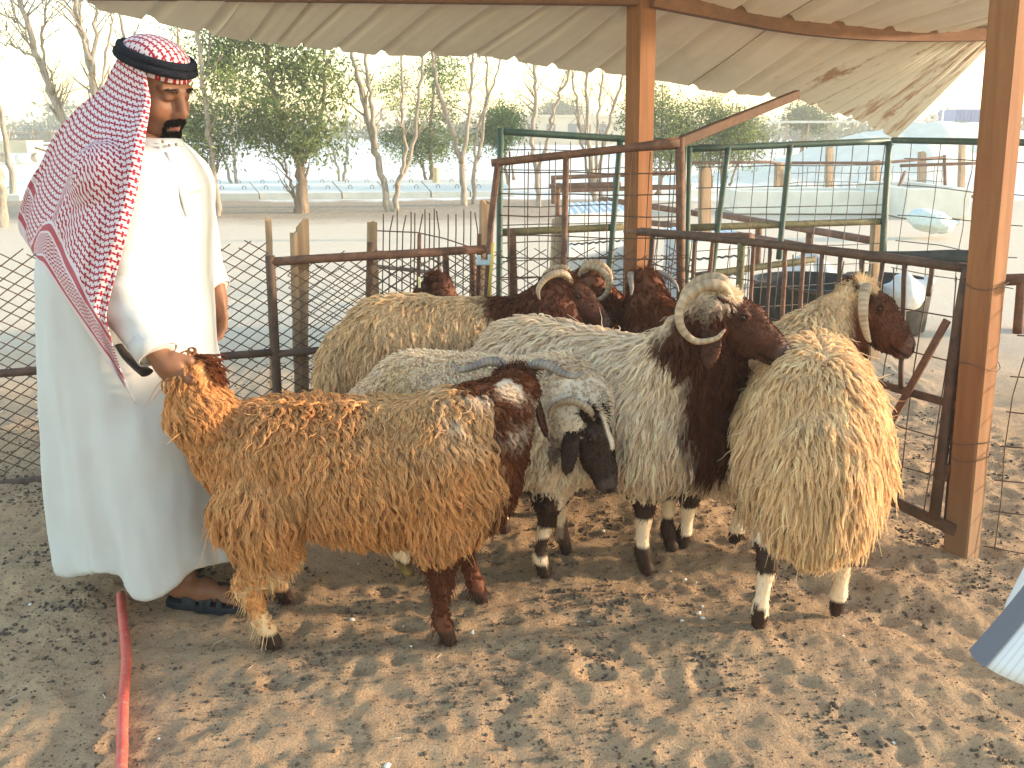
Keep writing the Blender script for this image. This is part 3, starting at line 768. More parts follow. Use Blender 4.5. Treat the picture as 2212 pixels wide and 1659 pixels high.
def sheep(label, pos, yaw, sc, head, wool_col, nlock=6000, L=0.06, seed=1, horn=None, horn_r=0.028, horn_mat=None, horn2=None, neck0=0.45, neck_col=BROWN,
          head_col=BROWN, poll_col=None, blaze=None, leg_col='white', legs=None, tail=True, tail_up=None, legwool=0.35, K=8, wave=0.006, rad=0.0016, chest_brown=False,
          face_wool=0.0, rc=0.0088, extra=None, comb=0.25, tint=None, ears=(1, 1), ear_len=0.11, zs=1.0, hsc=0.84, ear_out=0.30, rump=((-.26, 0, .575), .208, 0.0), poll_z=(.0, .06), bz=.50):
    rng = np.random.default_rng(seed); nlock = int(nlock * 1.45)
    root = tag(empty('sheep', (pos[0], pos[1], 0)), label, 'sheep', 'fat tailed sheep in the pen')
    Ry = rotm(yaw); T = A(pos[0], pos[1], 0)
    SV = A(sc, sc, sc * zs)
    toW = lambda P: (np.asarray(P, float) * SV) @ Ry.T + T
    toL = lambda P: ((np.asarray(P, float) - T) @ Ry) / SV
    hp = toL(head[0]); hR = rotm(head[1] - yaw, head[2], head[3] if len(head) > 3 else 0.0)
    legs = legs or [(0, 0)] * 4
    nb = A(0.27, 0, 0.60)                                   # neck leaves the shoulders here
    hb = hp + hR @ A(-0.035, 0, -0.02) * hsc
    nm = (nb + hb) / 2 + A(0.02, 0, 0.0) + 0.25 * (A(0.03, 0, -0.02))
    LG = []
    for i, (x, y) in enumerate(((.25, -.10), (.25, .10), (-.30, -.11), (-.30, .11))):
        dx, dy = legs[i]; fx, fy = x + dx, y + dy
        if i < 2: LG.append(([(x, y, .46), (x + dx * .35, y + dy * .4, .31), (x + dx * .6 + .004, y + dy * .6, .235), (fx, fy, .10), (fx + .006, fy, .072), (fx + .022, fy, .018)], [.095, .055, .032, .0195, .0245, .0255]))
        else: LG.append(([(x + .03, y, .48), (x + .05 + dx * .3, y + dy * .4, .33), (x - .055 + dx * .7, y + dy * .7, .225), (fx - .03, fy, .10), (fx - .02, fy, .072), (fx, fy, .018)], [.12, .074, .033, .0205, .0255, .0255]))
    def f_torso(P):
        d = cone(P, (.25, 0, .555), rump[0], .200, rump[1])
        d = smin(d, ell(P, (.30, 0, bz + .03), (.15, .17, .19)), .08)
        d = smin(d, ell(P, (rump[2], 0, bz), (.30 - rump[2], .225, .175)), .06)
        if tail_up is not None:
            d = smin(d, chain(P, [(-.36, 0, .63), tail_up[0], tail_up[1]], [.11, .080, .062], .03), .035)
        elif tail: d = smin(d, ell(P, (-.46, 0, .47), (.085, .15, .185)), .06)
        return d
    def f_neck(P): return chain(P, [nb, nm, hb], [.165, .120, .076], .05)
    def f_legs(P):
        d = None
        for p_, r_ in LG:
            e = chain(P, p_, r_, .02); d = e if d is None else np.minimum(d, e)
        return d
    def f_body(P):
        d = smin(smin(f_torso(P), f_neck(P), .09), f_legs(P), .045)
        return np.maximum(d, -P[:, 2] - 0.012)
    lo = np.minimum(A(-.62, -.30, -.03), np.minimum(hb - .12, A(0, 0, -.03))); hi = np.maximum(A(.50, .30, .84), hb + .12)
    if tail_up is not None: lo = np.minimum(lo, np.min(tail_up, 0) - .1); hi = np.maximum(hi, np.max(tail_up, 0) + .1)
    V1, F1 = nets(f_body, lo, hi, .0145)
    # head, in its own frame
    dn = hR.T @ A(0, 0, -1)
    er = []
    for sgn in (-1, 1):
        ax = dn * 0.95 + A(-0.06, ear_out * sgn, 0); ax /= np.linalg.norm(ax)
        side = np.cross(ax, A(1, 0, 0.2)); side /= np.linalg.norm(side); fw = np.cross(side, ax)
        er.append((A(-.035, .062 * sgn, .0) + ax * ear_len * 0.85, np.stack([fw, side, ax], 1), sgn))
    def f_head(P):
        d = ell(P, (-.015, 0, 0), (.088, .062, .070))
        d = smin(d, chain(P, [(.02, 0, -.015), (.11, 0, -.032), (.185, 0, -.048)], [.064, .053, .040], .02), .03)
        d = smin(d, chain(P, [(.0, 0, .042), (.085, 0, .030), (.165, 0, -.014), (.20, 0, -.035)], [.034, .031, .029, .026], .02), .02)
        d = smin(d, chain(P, [(.0, 0, -.058), (.12, 0, -.078), (.185, 0, -.078)], [.044, .028, .020], .02), .02)
        d = smin(d, ell(P, (.203, 0, -.054), (.034, .036, .038)), .02)
        for s in (-1, 1):
            d = smin(d, ball(P, (.052, .048 * s, .022), .022), .012)
            d = smax(d, -ball(P, (.060, .070 * s, .016), .013), .008)
            d = smax(d, -ell(P, (.236, .017 * s, -.042), (.013, .007, .010)), .004)
            d = smax(d, -cone(P, (.15, .052 * s, -.074), (.235, .016 * s, -.075), .004, .004), .006)
            d = smin(d, ball(P, (-.03, .045 * s, .045), .030), .02)
        for (c, rt, s), en in zip(er, ears):
            if en: d = smin(d, ell(P, c, (.036, .012, ear_len), rt), .014)
        return d
    V2, F2 = nets(f_head, (-.16, -.19, -.20), (.26, .19, .15), .0072)
    V2 = V2.copy(); V2[:, 0] = np.where(V2[:, 0] > 0.02, (V2[:, 0] - .02) * 1.14 + .02, V2[:, 0])
    V2L = (V2 * hsc) @ hR.T + hp
    # colours
    nz = lambda P, s, k: noise(np.asarray(P) * s, seed * 3 + k)
    def neck_t(P):
        ax = hb - nb; return ((P - nb) @ ax) / (ax @ ax)
    def body_col(P):
        P = np.asarray(P, np.float32)
        dt, dk, dl = f_torso(P), f_neck(P), f_legs(P)
        c = np.repeat(wool_col[None], len(P), 0)
        if tint is not None:
            w_ = tint[1](P, nz); c = c + (tint[0] - c) * np.clip(w_, 0, 1)[:, None]
        t = neck_t(P)
        wn_ = sstep(-0.06, 0.06, t - neck0 + 0.10 * nz(P, 9, 1) + 0.06 * nz(P, 28, 2)) * (dk < dt + .11)
        if chest_brown:
            wn_ = np.maximum(wn_, sstep(0.0, 0.05, P[:, 0] - (.385 + 0.5 * np.maximum(.42 - P[:, 2], 0)) + .04 * nz(P, 12, 4)) * (P[:, 2] > .33))
        c = c + (neck_col - c) * wn_[:, None]
        if poll_col is not None:
            up = (P - hb); wp = 0 * t
            top_ = sstep(poll_z[0], poll_z[1], .03 * nz(P, 16, 7) + (P[:, 2] - (nb + np.clip(t, 0, 1)[:, None] * (hb - nb))[:, 2])) * (t > .15)
            wp = np.maximum(wp, top_)
            c = c + (poll_col - c) * wp[:, None]
        # legs
        isl = (dl < dt - .012) & (P[:, 2] < .34)
        pat = nz(P, 11, 5)
        if leg_col == 'white': lc = np.where((pat > 0.12)[:, None], DARK, WHITE * 0.92); lc = np.where(((P[:, 2] > .2) & (P[:, 2] < .27))[:, None], DARK, lc)
        elif leg_col == 'tan': lc = np.where((P[:, 0] > 0)[:, None], BROWN * 1.2, np.where((np.abs(pat) < .2)[:, None], CREAM * .95, TAN))
        else: lc = np.repeat(BROWN[None], len(P), 0)
        c = np.where(isl[:, None], lc, c)
        c = np.where(((dl < .03) & (P[:, 2] < .058))[:, None], DARK * 1.0, c)
        if extra is not None: c = extra(P, c, nz)
        return np.clip(c, 0.005, .95)
    def head_c(Q):
        c = np.repeat(head_col[None], len(Q), 0) * (1 + .25 * nz(Q, 30, 8))[:, None]
        if blaze is not None:
            w_ = sstep(.0, .012, blaze[1] - np.abs(Q[:, 1]) + .006 * nz(Q, 40, 9)) * (Q[:, 2] > -.01 + .0 * Q[:, 0]) * (Q[:, 0] < blaze[2])
            c = c + (blaze[0] - c) * w_[:, None]
        mz = sstep(.205, .225, Q[:, 0]); c = c + (head_col * .8 + A(.06, .045, .04) - c) * mz[:, None]
        er_ = np.linalg.norm((Q - A(.058, 0, .017)) * A(1, 0, 1), axis=1); ring_ = sstep(.024, .012, er_) * (np.abs(Q[:, 1]) > .035); c = c * (1 - .5 * ring_)[:, None]
        mo = sstep(.008, .003, np.abs(Q[:, 2] + .074 + .0 * Q[:, 0])) * (Q[:, 0] > .16); no_ = sstep(.016, .008, np.linalg.norm((Q - A(.262, 0, -.042)) * A(1, 0, 1), axis=1)) * (np.abs(np.abs(Q[:, 1]) - .018) < .012)
        c = c * (1 - .7 * np.maximum(mo, no_))[:, None]
        ea = sstep(.070, .085, np.abs(Q[:, 1])) * (Q[:, 0] < .03); c = c * (1 - .35 * ea)[:, None]
        if poll_col is not None:
            w_ = sstep(.045, .062, Q[:, 2]) * (Q[:, 0] < .03); c = c + (poll_col - c) * w_[:, None]
        return np.clip(c, .005, .95)
    C1 = body_col(V1); C2 = head_c(V2)
    Vw = toW(np.concatenate([V1, V2L])); Fw = np.concatenate([F1, F2 + len(V1)])
    mesh_obj('body', Vw, Fw, M_HIDE, root, True, np.concatenate([C1, C2]))
    for s in (-1, 1):
        e = toW((hR @ A(.0575, .0600 * s, .0175)) * hsc + hp); mb = MB(); v, f = ico()
        mb.add(v * 0.0115 * sc * hsc + e, [tuple(q) for q in f.tolist()]); mb.build('eye', M_EYE, root, True)
    # fleece
    dt, dl = f_torso(V1.astype(np.float32)), f_legs(V1.astype(np.float32)); dk = f_neck(V1.astype(np.float32))
    lowz = np.where(dl < np.minimum(dt, dk) - .004, sstep(.24 - .12 * (legwool > .8), .34, V1[:, 2]) * legwool + (legwool * .5 if legwool > .8 else 0) * (V1[:, 2] > .09), 1.0)
    tv_ = neck_t(V1); onk = dk < dt + .02
    w1 = np.clip(lowz, 0, 1) * np.where(onk, 1 - .5 * sstep(1.1, 1.25, tv_), 1.0)
    P, N = sample_mesh(V1, F1, nlock, rng, w1 + 1e-9)
    g = A(-comb, 0, -1.0)
    fl = g - N * (N @ g)[:, None]; fl /= np.linalg.norm(fl, axis=1)[:, None] + 1e-6
    fl += rng.normal(0, .09, fl.shape) + .30 * np.stack([noise(P * 9, seed + 50 + q) for q in range(3)], 1)
    top = sstep(.3, .9, N[:, 2])
    sideL = 0.75 + 0.40 * (1 - top) * sstep(.75, .45, P[:, 2]) - 0.55 * sstep(.44, .32, P[:, 2])
    onleg = (f_legs(P.astype(np.float32)) < f_torso(P.astype(np.float32)) - .01) & (P[:, 2] < .33)
    tp_ = neck_t(P); Ln = 1.38 * L * np.where(f_neck(P.astype(np.float32)) < f_torso(P.astype(np.float32)) + .03, 1 - .58 * sstep(.40, 1.0, tp_), 1.0) * sideL * rng.uniform(.7, 1.3, nlock) * np.where(onleg, .55, 1.0)
    mpt = 8; s = np.linspace(0, 1, mpt)
    d0 = N * (.62 if L > .035 else 1.1) + fl * (.50 - .20 * top)[:, None] + rng.normal(0, .10, N.shape)
    d1 = N * (.10 if L > .035 else .6) + fl * 1.0 + A(0, 0, -.35)
    pts = np.empty((nlock, mpt, 3)); pts[:, 0] = P - N * .006
    for i in range(1, mpt):
        d = d0 + (d1 - d0) * min(1, s[i] * 1.15); d /= np.linalg.norm(d, axis=1)[:, None]
        pts[:, i] = pts[:, i-1] + d * (Ln / (mpt - 1))[:, None]
    bx = np.cross(N, fl); bx /= np.linalg.norm(bx, axis=1)[:, None] + 1e-6; by = np.cross(fl, bx)
    ph_ = 5.0 * noise(P * 7, seed + 70)[:, None] + rng.normal(0, .9, (nlock, 1)); fq = rng.uniform(6, 10, (nlock, 1)); am = wave * rng.uniform(.4, 1.3, (nlock, 1)) * np.minimum(1, s * 1.6)[None]
    pts += bx[:, None] * (am * np.sin(fq * s[None] + ph_))[..., None] + by[:, None] * (am * .6 * np.cos(fq * s[None] + ph_))[..., None]
    # strands inside a lock
    ca = rng.uniform(0, 6.28, (nlock, K)); cr = rc * np.sqrt(rng.random((nlock, K)))
    t1 = np.cross(N, A(.3, .5, .8)); t1 /= np.linalg.norm(t1, axis=1)[:, None]; t2 = np.cross(N, t1)
    off = t1[:, None] * (np.cos(ca) * cr)[..., None] + t2[:, None] * (np.sin(ca) * cr)[..., None]
    sp = (1 - .85 * s ** 1.5)
    S = pts[:, None] + off[:, :, None] * sp[None, None, :, None] + rng.normal(0, .0012, (nlock, K, mpt, 3)) * s[None, None, :, None]
    S += fl[:, None, None] * (rng.uniform(-.12, .06, (nlock, K, 1, 1)) * Ln[:, None, None, None]) * s[None, None, :, None]
    fly = (rng.random((nlock, K, 1, 1)) < .012) * rng.normal(0, .30, (nlock, K, 1, 3)); S += fly * Ln[:, None, None, None] * (s ** 2)[None, None, :, None]
    cl_ = body_col(P) * (1 + .13 * rng.standard_normal((nlock, 1))) 
    cs = cl_[:, None] * (1 + .10 * rng.standard_normal((nlock, K, 1)))
    S = S.reshape(-1, mpt, 3); S[..., 2] = np.maximum(S[..., 2], .004)
    rr = rad * (1 - .70 * s ** 2)[None] * rng.uniform(.75, 1.2, (nlock * K, 1))
    hair_obj('fleece', toW(S.reshape(-1, 3)).reshape(S.shape), rr * sc, np.clip(cs.reshape(-1, 3), .004, .95), M_WOOL, root)
    # short hair on the face, ears and legs
    nf = 6500
    Ph, Nh = sample_mesh(V2, F2, nf, rng)
    Ch = head_c(Ph); fh = A(-.8, 0, -.35) if False else A(.55, 0, -.5)
    dh = Nh * .35 + (fh - Nh * (Nh @ fh)[:, None]) + rng.normal(0, .15, Nh.shape); dh /= np.linalg.norm(dh, axis=1)[:, None]
    lw = np.full(nf, .0065)
    pw = (Ph[:, 0] < -.02) & (Ph[:, 2] > -.03)
    lw = np.where((Ph[:, 0] < .015) & (Ph[:, 2] > -.05) & (np.abs(Ph[:, 1]) < .07), max(face_wool, .022), lw)
    lw = lw * rng.uniform(.6, 1.4, nf)
    sh = np.linspace(0, 1, 4)
    H = Ph[:, None] + dh[:, None] * (lw[:, None] * sh)[..., None] + A(0, 0, 0)
    H = H + rng.normal(0, .12, (nf, 1, 3)) * lw[:, None, None] * (sh ** 2)[None, :, None]
    H = (H * hsc) @ hR.T + hp
    l1 = np.where((dl < np.minimum(dt, dk) - .004), 1.0, 0.0)
    Pl, Nl = sample_mesh(V1, F1, 3000, rng, l1 + 1e-9)
    fl_ = A(-.15, 0, -1); dl_ = Nl * .35 + fl_ + rng.normal(0, .15, Nl.shape); dl_ /= np.linalg.norm(dl_, axis=1)[:, None]
    Hl = Pl[:, None] + dl_[:, None] * ((.013 + .03 * (legwool > .8)) * rng.uniform(.5, 1.4, 3000)[:, None] * sh)[..., None]
    Hl[..., 2] = np.maximum(Hl[..., 2], .003)
    HH = np.concatenate([H, Hl]); CC = np.concatenate([Ch, body_col(Pl)]) * (1 + .15 * rng.standard_normal((nf + 3000, 1)))
    hair_obj('short_hair', toW(HH.reshape(-1, 3)).reshape(HH.shape), np.repeat((.0011 * (1 - .6 * sh))[None], len(HH), 0), np.clip(CC, .004, .95), M_WOOL, root)
    # horns
    def mk_horn(pts, sgn, r0):
        pts = np.asarray(pts, float) * A(1, sgn, 1); C = catmull(pts, 64); u = np.linspace(0, 1, 64)
        rr = r0 * (1 - u) ** .62 * .92 + .0035; ring = ((u * 20) % 1.0); rr = rr * (1 + .075 * (1 - ring) * (u < .85))
        C = toW((C * hsc) @ hR.T + hp); mb = MB(); mb.tube(C, rr * sc * hsc, 12, flat=.78)
        V = np.concatenate(mb.v); cc = np.repeat((.58 + .46 * np.clip(ring * 1.3, 0, 1))[:, None], 12, 1).reshape(-1)
        mesh_obj('horn', V, mb.f, horn_mat or M_HORN_TAN, root, True, np.stack([cc] * 3, 1))
    if horn is not None:
        mk_horn(horn, 1, horn_r); mk_horn(horn2 if horn2 is not None else horn, -1, horn_r)
    return root, toW, hR, hp

CURL = [(-.01, .035, .045), (-.06, .065, .080), (-.12, .085, .045), (-.145, .10, -.025), (-.115, .115, -.090), (-.05, .125, -.112), (.005, .13, -.075), (.02, .132, -.03)]
SICKLE = [(-.01, .035, .045), (-.055, .065, .070), (-.105, .09, .030), (-.115, .11, -.035), (-.085, .12, -.075)]
WIDE = [(-.01, .030, .045), (-.025, .065, .085), (-.04, .115, .085), (-.045, .170, .060), (-.03, .215, .050), (-.01, .245, .072)]
# tan ram in front, tail held by the man
t0 = (-0.47, 2.50); s1 = 1.0
L1 = lambda w: (np.asarray(w, float) - A(t0[0], t0[1], 0))
def tan_tint(P, nz): return sstep(.62, .78, P[:, 2] + .05 * nz(P, 7, 1)) * sstep(-.15, .25, P[:, 0]) * .75 + .25 * sstep(.1, .6, nz(P, 6, 2))
def tan_extra(P, c, nz):
    w_ = sstep(.66, .74, P[:, 2] + .03 * nz(P, 10, 9)) * sstep(.24, .32, P[:, 0]) * (P[:, 0] < .56) * sstep(-.3, .2, nz(P, 14, 3)) * .85
    c = c + (WHITE * .92 - c) * w_[:, None]
    w2 = sstep(.02, .0, np.linalg.norm(P - A(-.40, -.01, .90), axis=1) - .045); return c + (RED * .8 - c) * w2[:, None]
sheep('tan long woolled ram in front whose tail the man grips', t0, R(2), s1, (at(1116, 836, 2.66), R(78), R(22)), TAN, 9500, .056, 11, WIDE, .026, M_HORN_GREY,
      neck0=.55, neck_col=RED * .9, head_col=BROWN * .9, leg_col='tan', legs=[(.0, -.01), (.10, .03), (.04, .0), (.02, .05)], tail_up=[A(-.435, -.03, .755), A(-.445, -.03, .865)],
      legwool=.9, wave=.0075, chest_brown=True, face_wool=.03, extra=tan_extra, tint=(A(.62, .40, .20), tan_tint), comb=.05, zs=.975, rump=((-.24, 0, .605), .165, .05), bz=.54)
# cream ram at the back left
sheep('cream woolled ram with brown neck standing along the gate', (-.22, 3.66), R(3), 1.08, (at(1222, 628, 3.66), R(-6), R(30)), CREAM * .98, 6500, .055, 12, SICKLE, .027, M_HORN_TAN,
      neck0=.28, neck_col=BROWN * 1.1, head_col=BROWN * .85, leg_col='white', wave=.006)
# short shorn white sheep with lowered head
def patches(P, c, nz):
    w_ = sstep(.35, .5, nz(P, 13, 7)) * (P[:, 0] > .22); c = c + (DARK * 3 - c) * (w_ * .7)[:, None]
    y_ = sstep(.1, .0, np.abs(P[:, 0] + .3) - .08) * sstep(0, .4, nz(P, 6, 8)) * .5; return c + (A(.6, .44, .16) - c) * y_[:, None]
sheep('shorn white sheep with dark face lowered between the rams', (-.08, 2.93), R(-3), .95, (at(1272, 915, 2.72), R(-38), R(55)), WHITE * 1.0, 9000, .030, 13, SICKLE, .021, M_HORN_TAN,
      neck0=.92, neck_col=WHITE * .8, head_col=DARK * 1.2, blaze=(WHITE, .020, .13), hsc=.86, leg_col='white', legs=[(-.06, 0), (.02, 0), (0, 0), (0, 0)], wave=.004, rc=.007, extra=patches, ear_len=.11, zs=1.05)
# big white ram in the middle
def ram_extra(P, c, nz):
    return c
sheep('big white ram with brown neck and large curled horn', (.30, 3.10), R(-34), 1.06, (at(1566, 672, 2.68), R(-14), R(24)), WHITE * .97, 9000, .075, 14, CURL, .026, M_HORN_TAN,
      neck0=.66, neck_col=BROWN * .95, head_col=BROWN * .75, poll_col=WHITE * .95, leg_col='white', wave=.0055, chest_brown=True, legs=[(.0, 0), (0, 0), (0, 0), (.02, 0)])
# cream sheep on the right, seen from behind
sheep('yellowish cream ram at right turned away with white poll', (.965, 2.74), R(77), .89, (at(1862, 655, 3.03), R(-12), R(24)), CREAM * 1.05, 10500, .066, 15,
      [(-.01, .035, .045), (-.03, .085, .055), (-.03, .135, .020), (0, .16, -.035), (.04, .165, -.075), (.06, .17, -.085)], .026, M_HORN_TAN,
      neck0=.50, neck_col=RED * .85, head_col=RED * .6, poll_col=CREAM * 1.08, leg_col='white', wave=.006, legs=[(0, 0), (0, 0), (.14, -.03), (-.03, .03)], comb=.0, zs=1.27, hsc=.92, bz=.53)
# greyish one squeezed in behind, head towards the post
sheep('brown headed sheep behind the big ram with pale patch on its poll', (.69, 3.36), R(101), .96, (at(1388, 618, 3.80), R(110), R(38)), WHITE * .88, 5000, .060, 16,
      [(-.01, .035, .045), (-.05, .075, .05), (-.09, .11, .0), (-.11, .13, -.06), (-.10, .14, -.10)], .020, M_HORN_GREY,
      neck0=.10, neck_col=RED * .7, head_col=BROWN, leg_col='white', legwool=.8, face_wool=.03, wave=.007,
      extra=lambda P, c, nz: c + (CREAM - c) * (sstep(.03, .0, np.linalg.norm((P - A(.50, -.02, .82)) * A(1, 1, .8), axis=1) - .05))[:, None])
sheep('brown ram with a ringed curled horn in the far pen corner', (.80, 4.02), R(172), .90, (at(1262, 610, 3.93), R(172), R(28)), CREAM * .6, 3500, .050, 17, CURL, .030, M_HORN_TAN,
      neck0=-.2, neck_col=BROWN * 1.6, head_col=BROWN, face_wool=.02)
r9, w9, hR9, hp9 = sheep('dark brown sheep with a yellow ear tag behind the cream ram', (-.02, 4.12), R(177), .80, (at(938, 618, 4.10), R(182), R(30)), BROWN * 1.3, 3500, .045, 18, None,
      neck0=.0, neck_col=BROWN * 1.2, head_col=BROWN * .8, face_wool=.035)
mb = MB(); pt = at(906, 610, 4.0); mb.box(pt, (0.012, 0.004, 0.05), bev=0.0015)
mb.build('ear_tag', mat_mottled('yellow_tag', (0.75, 0.68, 0.25), (0.85, 0.8, 0.55), 20, 0.5, 0), r9)
# ---------------------------------------------------------------- the man
SKIN = A(0.215, 0.095, 0.05); HAIR = A(0.012, 0.009, 0.008)
M_SKIN = m_skin('skin', 0.55, 0.35, 0.15, 300)
man = tag(empty('person', (-1.18, 2.75, 0)), 'man in white robe and red checked headscarf holding the tan ram by its tail', 'person')
def m_cloth(name, col, rough=0.85, weave=900):
    m = NT(name); p = m.pos(); g = m.noise(weave, 2, 0.5, p); b = m.noise(9, 4, 0.6, p)
    m.set(m.mix(b, tuple(np.array(col) * .94), col), rough, spec=0.15)
    m.bump(m.math('ADD', m.math('MULTIPLY', g, 0.2), b), 0.3, 0.010)
    m.b.inputs['Sheen Weight'].default_value = 0.1
    return m.m
M_ROBE = m_cloth('white_cotton', (0.55, 0.545, 0.54))
# -- robe
ZL = [0.0, 0.10, 0.50, 0.85, 1.10, 1.25, 1.36, 1.43, 1.475, 1.50]
CX = [-1.200, -1.202, -1.228, -1.226, -1.204, -1.172, -1.13, -1.095, -1.065, -1.06]
CY = [2.785, 2.785, 2.78, 2.775, 2.765, 2.755, 2.75, 2.74, 2.735, 2.73]
RX = [.338, .332, .295, .272, .256, .242, .200, .140, .082, .070]
RY = [.270, .268, .255, .252, .250, .248, .232, .170, .085, .070]
sR = [at(292, 398, 2.57), at(262, 640, 2.47), at(340, 764, 2.40)]
sL = [at(385, 400, 2.96), at(432, 590, 2.99), at(466, 630, 2.97)]
def f_robe(P):
    x, y, z = P[:, 0], P[:, 1], P[:, 2]
    cx = np.interp(z, ZL, CX); cy = np.interp(z, ZL, CY); rx = np.interp(z, ZL, RX); ry = np.interp(z, ZL, RY)
    th = np.arctan2(y - cy, x - cx)
    lowk = sstep(1.05, .25, z)
    fo = .045 * lowk * np.cos(5 * th + .8 + 1.1 * z) + .036 * lowk * np.cos(9 * th - .5 + .6 * z) + .022 * lowk * np.cos(17 * th + 1.5 * np.sin(3 * z)) + .008 * np.cos(13 * th + 3 * z) * sstep(1.4, 1.1, z)
    fo = fo + .040 * lowk * (1 - np.abs(np.sin(4.0 * th + 1.9 + .5 * np.sin(2.5 * z)))) ** 3 + .022 * lowk * (1 - np.abs(np.sin(6.5 * th + .4 - .4 * z))) ** 4
    rho = np.sqrt(((x - cx) / rx) ** 2 + ((y - cy) / ry) ** 2) / (1 + fo)
    d = (rho - 1) * np.minimum(rx, ry)
    d = np.maximum(d, z - 1.495)
    d = smin(d, cone(P, at(330, 950, 2.66), at(372, 1275, 2.60), .15, .115), .07)         # leg pushing the cloth
    for y0, s_, r_ in ((2.56, sR, [.11, .095, .074, .056]), (2.94, sL, [.12, .105, .075, .056])):
        da = chain(P, [(-1.12, y0, 1.38), s_[0], s_[1], s_[2]], r_, .03); ax = s_[2] - s_[1]; ax = ax / np.linalg.norm(ax)
        d = smin(d, np.maximum(da, (P - s_[2].astype(np.float32)) @ ax.astype(np.float32)), .028)
    hem = .100 + .03 * np.clip((x + 1.52) / .6, 0, 1) + .055 * sstep(2.75, 2.55, y) * np.exp(-((x + 1.32) / .11) ** 2) - .020 * sstep(2.7, 2.5, y) * np.exp(-((x + 1.17) / .08) ** 2) + .035 * sstep(2.78, 2.62, y) * sstep(-1.10, -1.0, x) + .006 * np.cos(7 * th)
    return smax(d, hem - z, .012)
Vr, Fr = nets(f_robe, (-1.62, 2.24, .0), (-.80, 3.16, 1.53), .0125)
Nr = grad(f_robe, Vr, .01)
disp = .0055 * noise(Vr * A(14, 14, 4), 3) + .003 * noise(Vr * A(30, 30, 10), 4)
disp += -.007 * np.abs(noise((Vr + .05 * noise(Vr * 4, 8)[:, None]) * A(11, 11, 3.2), 9)) * sstep(1.45, 1.0, Vr[:, 2]) + .003
disp += .004 * np.exp(-(np.abs(Vr[:, 0] + 1.36 + .05 * (Vr[:, 2] - .6)) / .006) ** 2) * (Vr[:, 1] < 2.75) * (Vr[:, 2] < .95)
elb = np.exp(-np.sum((Vr - sR[1]) ** 2, 1) / .012); disp += elb * .007 * np.sin(95 * Vr[:, 2] + 14 * Vr[:, 0])
mesh_obj('robe', Vr + Nr * disp[:, None], Fr, M_ROBE, man)
# cuffs, collar, front placket, pocket
def band(name, C, ax, r0, r1, h, th, mat, root, nseg=28, sy=1.0, up=None):
    ax = np.asarray(ax, float) / np.linalg.norm(ax); u = np.cross(ax, A(0, 1, 0)) if up is None else np.cross(up, ax)
    u /= np.linalg.norm(u); w = np.cross(ax, u); a = np.linspace(0, 2 * math.pi, nseg, endpoint=False)
    prof_ = [(0, r0), (h, r1), (h, r1 - th), (0, r0 - th)]; V = []
    for hh_, rr in prof_: V.append(C + ax * hh_ + rr * (np.cos(a)[:, None] * u + sy * np.sin(a)[:, None] * w))
    F = [(k*nseg+i, k*nseg+(i+1) % nseg, ((k+1) % 4)*nseg+(i+1) % nseg, ((k+1) % 4)*nseg+i) for k in range(4) for i in range(nseg)]
    mb = MB(); mb.add(np.concatenate(V), F); return mb.build(name, mat, root, True)
axR = sR[2] - sR[1]; axR /= np.linalg.norm(axR)
band('cuff', sR[2] - axR * .058, axR, .0615, .0585, .062, .004, M_ROBE, man)
axL = sL[2] - sL[1]; axL /= np.linalg.norm(axL)
band('cuff', sL[2] - axL * .05, axL, .060, .058, .052, .004, M_ROBE, man)
col_ax = A(.26, -.05, 1.0)
band('collar', A(-1.062, 2.73, 1.452), col_ax, .0865, .0815, .042, .005, M_ROBE, man)
def on_robe(x, y, lift=0.002):                 # the robe's surface seen at a picture place
    d = ray(x, y); d /= np.linalg.norm(d); t = 2.2
    for _ in range(60):
        p = CAM + d * t; s = float(f_robe(p[None].astype(np.float32))[0])
        if s < .0008: break
        t += max(s * .6, .0008)
    n = grad(f_robe, p[None], .01)[0]; return p + n * lift, n
def strip(name, pxs, w, mat, root, lift=.003, axis_=None):
    pts, ns = zip(*[on_robe(x, y, lift) for x, y in pxs]); pts = catmull(pts, 24); ns = catmull(ns, 24); V = []
    for i in range(24):
        t = np.gradient(pts, axis=0)[i]; s = np.cross(t, ns[i]); s /= np.linalg.norm(s) + 1e-9
        n = ns[i] / np.linalg.norm(ns[i])
        V += [pts[i] - s * w / 2 - n * .004, pts[i] - s * w / 2, pts[i] + s * w / 2, pts[i] + s * w / 2 - n * .004]
    F = [(i*4+k, i*4+k+1, i*4+k+5, i*4+k+4) for i in range(23) for k in range(3)]
    mb = MB(); mb.add(np.array(V), F); return mb.build(name, mat, root, True)
strip('placket', [(366, 330), (378, 360), (394, 410), (408, 465)], .030, M_ROBE, man)
strip('pocket_edge', [(405, 418), (418, 414), (432, 412)], .006, m_cloth('pocket_welt', (.5, .47, .4)), man)
mbt = NT('grey_stud').set((0.25, 0.2, 0.18), 0.4).m
for (x, y, Y) in ((352, 306, 2.655), (366, 314, 2.652), (381, 312, 2.665)):
    mb = MB(); v, f = ico(); mb.add(v * A(1, 1, 1) * .0055 + at(x, y, Y), [tuple(q) for q in f.tolist()]); mb.build('collar_stud', mbt, man, True)
